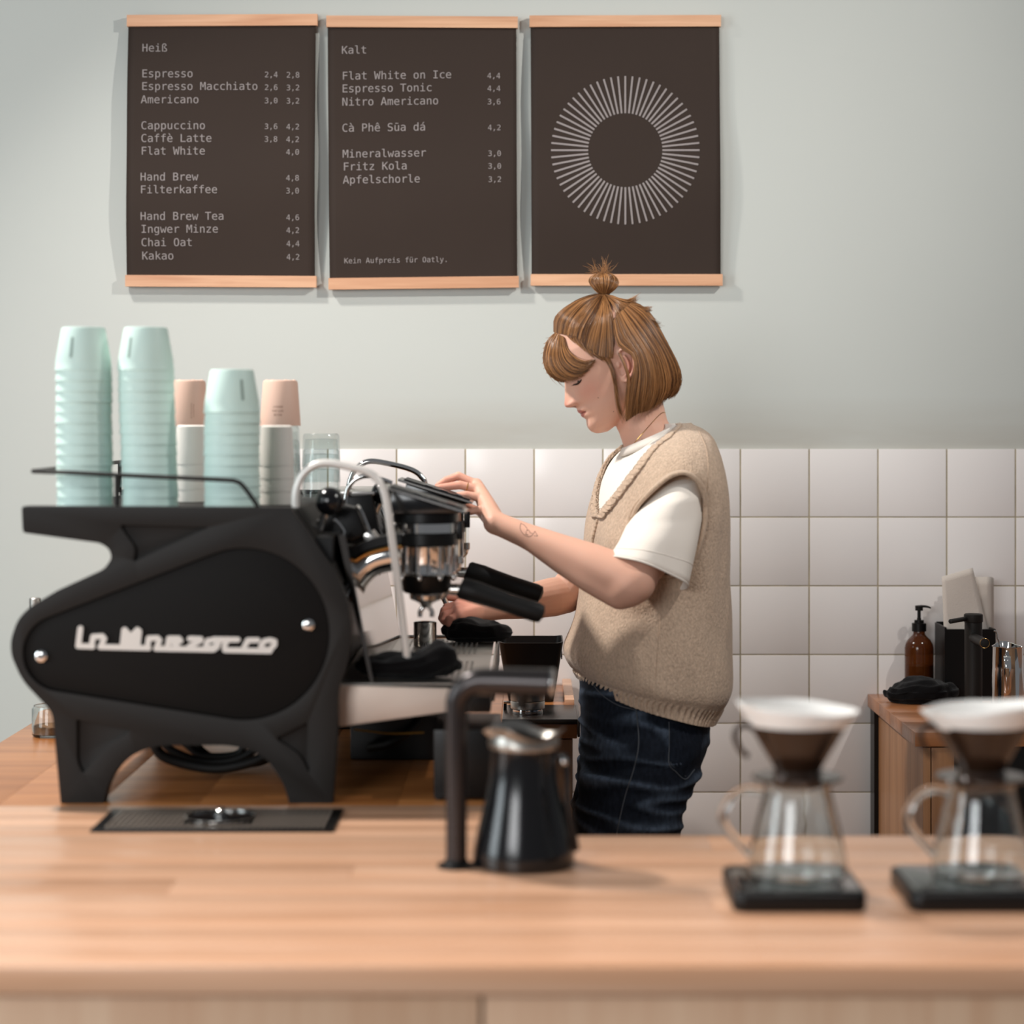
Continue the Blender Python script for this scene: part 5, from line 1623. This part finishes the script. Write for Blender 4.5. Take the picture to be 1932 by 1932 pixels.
# side seam
ss = surf_line(vest_bvh, [(1247, 1120), (1245, 1180), (1240, 1240), (1238, 1278)], .0004, None, 8)
if len(ss) > 3: obj('side_seam', MB().tube(ss, .0009, 6), M_rib, ps)
sh_ = surf_line(vest_bvh, [(1318, 812), (1332, 845), (1336, 880), (1335, 920), (1330, 960)], .0003, None, 8)
if len(sh_) > 3: obj('shoulder_seam', MB().tube(sh_, .0009, 6), M_rib, ps)

# t-shirt torso under the vest, with its collar
tb_ = MB()
R_ = []
for j in range(28):
    i_f = 11*j/27
    r_, _ = vring(i_f, .0045, 72)
    R_.append(r_)
tb_.loft(R_)
tee = obj('t_shirt', tb_, M_tee, ps, angle=80)
def ell_ring(A, B, hw, n=48, shear=(0, 0, 0)):
    c0 = (A+B)/2; h_ = (B-A)/2
    sh = Vector(shear)
    return [c0-h_*math.cos(2*PI*k/n)+(Vector((0, -hw, 0))+sh)*math.sin(2*PI*k/n) for k in range(n)]
cl = MB()
R_ = []
for (fx_, fy_, bx_, by_, hw, dl) in ((1171, 862, 1296, 808, .066, 0), (1171, 852, 1290, 801, .062, .0016), (1174, 846, 1284, 797, .0585, .0016), (1176, 847, 1281, 799, .0575, 0), (1176, 860, 1284, 812, .060, 0)):
    R_.append(ell_ring(P(fx_, fy_, DM), P(bx_, by_, DM), hw, 60))
cl.loft(R_, cap=False)
o = obj('collar', cl, M_tee, ps, angle=80, recalc=False)
md = o.modifiers.new('t', 'SOLIDIFY'); md.thickness = .002; md.offset = 0
def sleeve(specs, name, seed):
    R_ = []
    n = 64; m = len(specs)
    sub = []
    for i in range(m-1):
        for k in range(6):
            t = k/6; sub.append([specs[i][c]*(1-t)+specs[i+1][c]*t if not isinstance(specs[i][c], Vector) else specs[i][c].lerp(specs[i+1][c], t) for c in range(4)])
    sub.append(list(specs[-1]))
    for j, (A, B, hw, sh) in enumerate(sub):
        r_ = ell_ring(A, B, hw, n, sh)
        c0 = (A+B)/2; out = []
        for k, p in enumerate(r_):
            t = j/(len(sub)-1)
            d = .0035*noise.noise(Vector((math.cos(2*PI*k/n)*1.6+seed, math.sin(2*PI*k/n)*1.6, t*1.5)))*t+.002*math.sin(2*PI*k/n*5+seed)*t
            out.append(p+(p-c0).normalized()*d)
        R_.append(out)
    b2 = MB().loft(R_, cap=False)
    o = obj(name, b2, M_tee, ps, angle=80, recalc=False)
    md = o.modifiers.new('t', 'SOLIDIFY'); md.thickness = .0022; md.offset = 1
    hem = MB().loop_tube([p for p in R_[-4]], .0009, 6)
    obj('sleeve_stitch', hem, M_tee, o)
    hem = MB().loop_tube([p for p in R_[-1]], .0017, 8)
    obj('sleeve_hem', hem, M_tee, o)
    return o
z0 = Vector((0, 0, 0))
sleeve([(P(1252, 904, 3.825), P(1304, 895, 3.825), .040, z0), (P(1236, 922, 3.812), P(1318, 908, 3.805), .056, z0), (P(1212, 954, 3.802), P(1325, 936, 3.800), .070, z0), (P(1182, 992, 3.785), P(1325, 980, 3.79), .066, Vector((0, 0, .005))),
        (P(1168, 1022, 3.752), P(1316, 1030, 3.77), .058, Vector((0, 0, .010))), (P(1149, 1052, 3.728), P(1300, 1108, 3.75), .056, Vector((0, 0, .0165)))], 'sleeve', 1.0)
sleeve([(P(1190, 958, 4.06), P(1300, 930, 4.06), .045, z0), (P(1160, 1000, 4.11), P(1280, 990, 4.10), .055, z0), (P(1110, 1020, 4.12), P(1240, 1060, 4.11), .055, Vector((0, 0, .01)))], 'sleeve', 2.0)
# armhole edge of the vest, a rounded band standing over the sleeve
def arm_band(pxs, dfun, name):
    P0 = []
    for x, y, d in pxs: P0.append(P(x, y, d))
    pts = smoothpath(P0+[P0[0]], 7)[:-1]
    return obj(name, MB().loop_tube(pts, .0052, 10), M_rib, ps)
ab = []
for x, y in ((1328, 940), (1314, 908), (1288, 893), (1257, 903), (1222, 934), (1198, 962), (1188, 1000), (1196, 1046), (1226, 1080), (1270, 1084), (1308, 1050), (1326, 990)):
    q = hit(vest_bvh, x, y, .0045)
    if q is not None: ab.append(q)
pts = smoothpath(ab+[ab[0]], 7)[:-1]
obj('armhole_rib', MB().loop_tube(pts, .0050, 10), M_rib, ps)
pts2 = [p+(p-sum(pts, Vector())/len(pts)).normalized()*.011+Vector((0, .001, 0)) for p in pts]
0 and obj('armhole_seam', MB().loop_tube(pts2, .0022, 8), M_rib, ps)
# cap of the vest reaching out over the top of the sleeve
cap = []
top = [(1330, 950), (1326, 925), (1314, 905), (1290, 891), (1262, 898), (1232, 922), (1206, 950), (1194, 975)]
for t in (0, .5, 1):
    r = []
    for x, y in top:
        q = hit(vest_bvh, x+0, y-2, .002)
        if q is None: continue
        out = Vector((0, -.034*t*math.sin(PI*(top.index((x, y))+1)/(len(top)+1)), -.003*t))
        r.append(q+out)
    cap.append(smoothpath(r, 5))
o = obj('armhole_cap', MB().grid(cap), M_knit, ps, angle=80, recalc=False)
md = o.modifiers.new('t', 'SOLIDIFY'); md.thickness = .004; md.offset = 0
obj('cap_rib', MB().tube(cap[-1], .0040, 10), M_rib, ps)

# ------------------------------------------------------------------ jeans
jb = MB()
def jring(fx_, fy_, bx_, by_, hw, n=48, e=.85):
    A = P(fx_, fy_, DM); B = P(bx_, by_, DM)
    c0 = (A+B)/2; a = (B.x-A.x)/2; out = []
    tilt = (B.z-A.z)/(2*a)
    for k in range(n):
        ph = 2*PI*k/n; cp, sp = math.cos(ph), math.sin(ph)
        cp = math.copysign(abs(cp)**e, cp); sp = math.copysign(abs(sp)**e, sp)
        out.append(Vector((c0.x-a*cp, c0.y-hw*sp, c0.z-a*cp*tilt*1.0)))
    return out
jb.loft([jring(1098, 1250, 1328, 1310, .136), jring(1096, 1285, 1331, 1338, .142), jring(1095, 1335, 1335, 1372, .156), jring(1097, 1390, 1334, 1405, .170), jring(1096, 1430, 1322, 1436, .172), jring(1092, 1470, 1302, 1466, .168), jring(1096, 1515, 1286, 1505, .155)])
def leg_rings(dc, sg):
    L = []
    for (fx_, fy_, bx_, by_, hw) in ((1092, 1440, 1318, 1440, .084), (1090, 1480, 1296, 1478, .086), (1084, 1520, 1281, 1516, .086), (1079, 1560, 1278, 1560, .084), (1082, 1640, 1270, 1640, .080), (1100, 1720, 1262, 1720, .070), (1112, 1800, 1258, 1800, .066), (1118, 1950, 1256, 1950, .064), (1120, 2160, 1252, 2160, .062)):
        A = P(fx_, fy_, DM); B = P(bx_, by_, DM)
        c0 = (A+B)/2; a = (B.x-A.x)/2
        L.append([Vector((c0.x-a*math.cos(2*PI*k/40), dc-hw*math.sin(2*PI*k/40), c0.z)) for k in range(40)])
    return L
jb.loft(leg_rings(DM-.087, 1)); jb.loft(leg_rings(DM+.087, -1))
j_me = fuse(jb, 'jeans', .0042, True, 22, .5)
J = verts_np(j_me); JN = normals_np(j_me)
disp = np.zeros(len(J))
for i, (p, n) in enumerate(zip(J, JN)):
    if p[2] < .55: continue
    v = Vector(p)
    w1 = noise.noise(Vector((v.x*6+v.z*6, v.y*5, v.z*24)))
    w2 = noise.noise(Vector((v.x*9-v.z*8, v.y*7, v.z*46+7)))
    w3 = noise.noise(Vector((v.x*20, v.y*20, v.z*60)))
    ridge = math.exp(-(w1/.16)**2)
    disp[i] = .0048*ridge+.0026*w2+.0010*w3
    disp[i] *= min(1, (p[2]-.55)/.1)
J = J+JN*disp[:, None]
set_verts(j_me, J-np.array(org))
wear = np.clip((disp-.0012)/.005, 0, 1)[:, None]
set_col(j_me, np.array(lin((26, 31, 40))[:3])*(1-wear*.8)+np.array(lin((84, 96, 112))[:3])*wear*.8)
jeans = link_mesh('jeans', j_me, M_denim, ps, org, None)
j_me.polygons.foreach_set('use_smooth', [True]*len(j_me.polygons))
j_bvh = BVHTree.FromPolygons([tuple(v) for v in J], [tuple(p.vertices) for p in j_me.polygons])
for nm, pts, r in (('side_seam', [(1200, 1335), (1205, 1400), (1196, 1450), (1180, 1500), (1166, 1560), (1160, 1600)], .0012),
                   ('pocket_seam', [(1262, 1362), (1263, 1400), (1262, 1440), (1275, 1456), (1293, 1470), (1310, 1452)], .0010),
                   ('pocket_seam', [(1265, 1366), (1266, 1400), (1265, 1438), (1278, 1452), (1294, 1465)], .0007),
                   ('front_pocket_seam', [(1118, 1290), (1135, 1310), (1165, 1330), (1200, 1340)], .0009)):
    l_ = surf_line(j_bvh, pts, .0005, None, 7)
    if len(l_) > 3: obj(nm, MB().tube(l_, r, 6), M_stitch, jeans)
pk = []
for j in range(13):
    r = []
    for i in range(11):
        s, t = i/10, j/12
        x = 1263+(1327-1263)*s-8*t*s; y = 1366+(1.0*t)*(1440-1366)+(26*t*max(0, 1-abs(s-.45)/.45))
        q = hit(j_bvh, x, y, .0016)
        r.append(q if q is not None else (r[-1] if r else Vector(org)))
    pk.append(r)
pm = MB().grid(pk); pm.vc = [tuple(float(q) for q in lin((22, 27, 36)))]*len(pm.v)
o = obj('back_pocket', pm, M_denim, jeans, angle=80, recalc=False)
for sg, dc in ((0, DM-.087), (1, DM+.087)):
    b_ = MB()
    cx = (1180-VX)*DM/F
    R_ = []
    for t in [i/14 for i in range(15)]:
        x = cx+.085-.265*t
        w = .036+.012*math.sin(PI*min(1, t*1.25)) if t < .8 else .046*math.sqrt(max(.02, 1-((t-.8)/.2)**2))
        h_ = interp([(0, .075), (.25, .095), (.45, .08), (.7, .05), (.9, .035), (1, .012)], t)
        R_.append([Vector((x, dc+w*math.cos(2*PI*k/20), .003+h_/2+h_/2*math.sin(2*PI*k/20))) for k in range(20)])
    b_.loft(R_)
    obj('shoe', b_, M_shoe, ps)

# ------------------------------------------------------------------ hair
class Strands:
    def __init__(s): s.mb = MB(); s.mb.vc = []
    def strand(s, pts, r, col):
        n = len(pts); v0 = len(s.mb.v)
        s.mb.tube(pts, [r*(1 if i < n*.7 else max(.12, 1-(i-n*.7)/(n*.32))) for i in range(n)], 4, caps=False)
        s.mb.vc += [col+(1.0,)]*(len(s.mb.v)-v0)
HC1 = np.array(lin((178, 126, 78))[:3]); HC2 = np.array(lin((86, 54, 30))[:3]); HC3 = np.array(lin((62, 40, 26))[:3])
def hcol(t=None, dark=0.0):
    t = random.random() if t is None else t
    c = HC2*(1-t)+HC1*t
    c = c*(1-dark)+HC3*dark
    return tuple(float(q) for q in c)
def resample(g, n=14):
    pts = smoothpath([Vector(p) for p in g], 6)
    L = [0]
    for a, b in zip(pts, pts[1:]): L.append(L[-1]+(b-a).length)
    out = []; j = 0
    for i in range(n):
        t = L[-1]*i/(n-1)
        while j < len(L)-2 and L[j+1] < t: j += 1
        d = L[j+1]-L[j]; out.append(pts[j].lerp(pts[j+1], (t-L[j])/d if d > 0 else 0))
    return out
def sheet_hair(S, guides, count, r=.00055, jit=5, lift=8, mirror=True, dark=0.0, under=None, endj=.06, clump=.0):
    G0 = [resample(g) for g in guides]
    G_ = []
    for i in range(len(G0)-1):
        for s_ in range(6): G_.append([G0[i][k].lerp(G0[i+1][k], s_/6) for k in range(14)])
    G_.append(G0[-1])
    for g in G_:
        for p in g:
            if p.z < 25: continue
            o_ = H(p.x, p.y, 900)
            loc, nrm, _, _ = body_bvh.ray_cast(o_, Vector((0, 1, 0)), 900*U)
            if loc is not None:
                ws = (DM-loc.y)/U
                if ws > 0 and ws+7 > p.z and ws < p.z+90: p.z = ws+7
    m = len(G_)
    def at(q):
        i = min(int(q), m-2); t = q-i
        return [G_[i][k].lerp(G_[i+1][k], t) for k in range(14)]
    sides = (1, -1) if mirror else (1,)
    for sg in sides:
        for c in range(count):
            q = random.random()*(m-1)
            if clump: 
                cs_ = clump/6; qc = round(q*cs_)/cs_; q = min(max(q+(qc-q)*.45, 0), m-1)
            base = at(q)
            # smooth lateral jitter of a strand
            j0 = Vector((random.gauss(0, jit), random.gauss(0, jit), random.gauss(0, jit)))
            j1 = Vector((random.gauss(0, jit*1.6), random.gauss(0, jit*1.6), random.gauss(0, jit*1.2)))
            le = 1-random.random()*endj
            lf = random.random()*lift
            pts = []
            for k, p in enumerate(base):
                t = k/13*le
                kk = t*13; i0 = min(int(kk), 12); pp = base[i0].lerp(base[i0+1], kk-i0)
                jj = j0.lerp(j1, t)*(.3+.7*t)
                pts.append(H(pp.x+jj.x, pp.y+jj.y, sg*(pp.z+jj.z*.6+lf)))
            tone = .5+.9*noise.noise(Vector((q*1.1+sg*7, .3, 1.1)))
            S.strand(pts, r*random.uniform(.7, 1.3), hcol(min(1, max(0, .05+.75*tone+random.gauss(0, .22))), dark))
        if under is not None:
            rows_ = [[H(p.x, p.y, sg*(p.z-4)) for p in at(i*(m-1)/40)] for i in range(41)]
            under.grid(rows_)
S = Strands(); UN = MB()
bob = [[(855, 570, 312), (868, 690, 345), (905, 780, 365), (1015, 850, 385), (1028, 940, 390), (1005, 1060, 380), (985, 1200, 360), (955, 1385, 330)],
       [(890, 520, 305), (950, 680, 362), (1050, 850, 395), (1085, 1000, 400), (1070, 1150, 385), (1050, 1320, 340)],
       [(930, 480, 275), (1020, 620, 355), (1150, 830, 390), (1195, 1000, 390), (1195, 1150, 362), (1135, 1298, 310)],
       [(970, 450, 235), (1090, 570, 320), (1235, 800, 345), (1300, 980, 345), (1305, 1110, 315), (1225, 1235, 260)],
       [(1000, 420, 160), (1130, 520, 235), (1290, 780, 255), (1370, 960, 255), (1372, 1090, 235), (1290, 1200, 190)],
       [(1020, 400, 60), (1150, 480, 105), (1310, 770, 125), (1393, 950, 125), (1400, 1080, 115), (1335, 1175, 80)],
       [(1030, 395, 0), (1158, 480, 0), (1318, 780, 0), (1398, 960, 0), (1403, 1080, 0), (1345, 1175, 0)]]
sheet_hair(S, bob, 1500, .0006, 7, 16, under=UN, clump=7, endj=.10)
sheet_hair(S, bob[:4], 420, .0005, 10, 22, clump=5, endj=.05)
topg = [[(862, 640, 330), (845, 500, 270), (815, 400, 150), (790, 345, 40)],
        [(845, 870, 335), (835, 700, 345), (818, 520, 280), (795, 350, 50)],
        [(742, 850, 318), (760, 700, 335), (780, 520, 285), (790, 350, 45)],
        [(645, 775, 296), (680, 640, 310), (740, 480, 235), (785, 345, 40)],
        [(545, 690, 252), (580, 590, 255), (680, 450, 185), (780, 342, 30)],
        [(450, 668, 190), (480, 555, 195), (615, 415, 135), (775, 340, 20)],
        [(395, 655, 95), (418, 520, 100), (575, 398, 68), (770, 338, 10)],
        [(375, 640, 0), (393, 510, 0), (558, 392, 0), (765, 336, 0)]]
sheet_hair(S, topg, 1150, .00050, 6, 9, under=UN, dark=.18, clump=8, endj=.02)
bang = [[(388, 650, 30), (322, 715, 40), (290, 850, 45), (312, 950, 50), (375, 1012, 55), (446, 1050, 60)],
        [(390, 655, 80), (325, 730, 105), (298, 860, 120), (325, 965, 130), (390, 1018, 135), (470, 1050, 140)],
        [(402, 662, 110), (352, 760, 160), (335, 880, 185), (385, 985, 200), (480, 1030, 215), (560, 1032, 228)],
        [(420, 675, 140), (400, 790, 205), (410, 900, 240), (480, 985, 258), (570, 1005, 270), (640, 975, 292)],
        [(440, 688, 165), (448, 800, 235), (488, 890, 270), (560, 938, 290), (640, 944, 305), (700, 900, 322)],
        [(456, 698, 175), (480, 790, 245), (530, 850, 285), (600, 890, 305), (660, 895, 320), (708, 880, 332)]]
sheet_hair(S, bang, 620, .00050, 6, 10, under=UN, endj=.10, clump=6)
# strands loose before the ear
for g, c in (([(800, 850, 335), (850, 1000, 350), (868, 1150, 345), (895, 1290, 330), (955, 1402, 312)], 34), ([(890, 830, 380), (945, 960, 402), (968, 1050, 396), (958, 1200, 372), (952, 1385, 330)], 30),
             ([(760, 850, 326), (820, 940, 345), (850, 1040, 350), (880, 1180, 345)], 22)):
    sheet_hair(S, [g, [(x+14, y, w+2) for x, y, w in g]], c, .00042, 7, 4, endj=.25)
# fine hairs softening the hairline over the temple and forehead
sheet_hair(S, [[(700, 870, 322), (650, 790, 300), (640, 700, 300), (690, 560, 260)], [(620, 800, 290), (560, 720, 262), (560, 650, 255), (640, 520, 210)], [(520, 720, 235), (470, 670, 200), (500, 590, 190), (600, 470, 150)]], 70, .00032, 12, 4, endj=.3)
sheet_hair(S, [[(720, 720, 318), (650, 745, 300), (660, 800, 306), (740, 850, 318), (800, 870, 330)], [(760, 760, 325), (700, 800, 312), (720, 850, 318), (780, 880, 328), (830, 900, 335)]], 70, .00032, 12, 4, endj=.3)
sheet_hair(S, [[(395, 650, 60), (340, 720, 110), (320, 900, 125), (360, 1010, 120), (430, 1075, 110)], [(400, 655, 90), (370, 760, 170), (350, 900, 190), (420, 1020, 200), (500, 1062, 190)]], 50, .00030, 14, 12, endj=.3)
# layered tufts at the back of the crown
tuft = [([(795, 338, 40), (880, 362, 90), (970, 392, 110), (1072, 350, 80)], [(800, 340, 60), (900, 385, 120), (1000, 410, 150), (1050, 372, 120)]),
        ([(930, 390, 90), (1020, 420, 130), (1110, 452, 130), (1182, 436, 100)], [(940, 410, 150), (1040, 450, 190), (1120, 480, 190), (1170, 470, 170)]),
        ([(1000, 430, 120), (1090, 480, 180), (1160, 540, 185), (1225, 548, 160)], [(1020, 470, 190), (1110, 530, 240), (1190, 600, 230), (1262, 612, 180)]),
        ([(1080, 500, 180), (1150, 560, 200), (1210, 630, 200), (1262, 700, 170)], [(1060, 500, 220), (1140, 580, 260), (1200, 660, 250), (1250, 720, 210)])]
for g in tuft: sheet_hair(S, g, 70, .0005, 8, 12, endj=.25)
# crown cover between bun and bob
crown = [[(800, 345, 40), (850, 420, 190), (880, 500, 270), (895, 560, 310)], [(805, 345, 40), (890, 400, 170), (950, 450, 230), (985, 480, 250)], [(805, 342, 20), (900, 375, 80), (990, 410, 110), (1040, 440, 130)], [(805, 340, 0), (900, 366, 0), (1000, 390, 0), (1060, 415, 0)]]
sheet_hair(S, crown, 320, .0005, 5, 8, under=UN, dark=.2)
hair_me_o = obj('hair', S.mb, M_hair, ps, recalc=False, angle=None)
tag(hair_me_o, 'chin-length light brown bob, top swept up to a small bun')
obj('hair_under', UN, M_hairb, ps, recalc=False, angle=80)
# bun
SB = Strands()
fan = [[(762, 330, 30), (715, 295, 60), (668, 235, 40), (672, 195, 30), (720, 172, 30), (772, 168, 10)],
       [(772, 328, 40), (735, 270, 85), (715, 215, 80), (735, 180, 55), (778, 166, 20)],
       [(785, 326, 45), (775, 265, 95), (768, 205, 90), (775, 175, 50), (785, 165, 20)],
       [(800, 326, 45), (820, 265, 95), (832, 205, 85), (818, 175, 55), (795, 164, 20)],
       [(812, 326, 40), (862, 275, 80), (890, 225, 60), (865, 185, 40), (812, 164, 15)],
       [(824, 330, 25), (880, 285, 50), (907, 238, 30), (880, 192, 20), (820, 166, 5)]]
sheet_hair(SB, fan, 330, .00055, 4, 6, endj=.02, clump=5)
sheet_hair(SB, [[(x, y, w*.1) for x, y, w in g] for g in (fan[0], fan[5])], 60, .0005, 5, 10, endj=.02)
SB.strand([H(752, 338, 46), H(800, 345, 62), H(860, 352, 60), H(905, 372, 70)], .0022, hcol(.8))
o = obj('hair_bun', SB.mb, M_hair, ps, recalc=False, angle=None)
ub = MB()
R_ = []
for (cx, cy, rx, rw) in ((788, 332, 32, 30), (786, 300, 62, 50), (787, 262, 92, 74), (788, 225, 108, 78), (788, 195, 98, 62), (786, 176, 60, 36), (786, 168, 20, 12)):
    R_.append([H(cx+rx*math.cos(2*PI*k/28), cy, rw*math.sin(2*PI*k/28)) for k in range(28)])
ub.loft(R_); obj('bun_core', ub, M_hairb, o)
tie = [H(788+38*math.cos(2*PI*k/24), 332+4*math.cos(2*PI*k/24), 38*math.sin(2*PI*k/24)) for k in range(24)]
obj('hair_tie', MB().loop_tube(tie, .0030, 8), M_black, ps)
SW = Strands()
random.seed(21)
for k in range(70):
    a = random.uniform(-1.25, 1.15); L_ = random.uniform(70, 215)*(1-.25*abs(a))
    x0 = 780+random.uniform(-45, 50); y0 = 172; w0 = random.uniform(-40, 40)
    cv = random.uniform(-.5, .5)
    pts = []
    for i in range(8):
        t = i/7; aa = a+cv*t
        pts.append(H(x0+math.sin(aa)*L_*t, y0-math.cos(aa)*L_*t*.85, w0+random.uniform(-2, 2)+w0*t))
    SW.strand(pts, .00026, hcol(.7))
for k in range(90):   # flyaways along the outline
    t = random.random()
    g = resample(bob[-1]) if random.random() < .6 else resample(bang[0])
    i = random.randrange(1, 12); p = g[i]; q = g[i+1]
    dx, dy = q.x-p.x, q.y-p.y; n_ = math.hypot(dx, dy); sgn = -1 if g[0].x > 800 else 1
    ox, oy = -dy/n_*-1, dx/n_*-1
    pts = [H(p.x+dx*1.2*s+ox*18*s*s*random.uniform(.2, 1)*(1 if g[0].x > 800 else -1), p.y+dy*1.2*s+oy*18*s*s*(1 if g[0].x > 800 else -1), random.uniform(-60, 60)) for s in (0, .4, .8, 1.2)]
    SW.strand(pts, .00022, hcol(.7))
o = obj('loose_wisps', SW.mb, M_hair, ps, recalc=False, angle=None); o['kind'] = 'stuff'
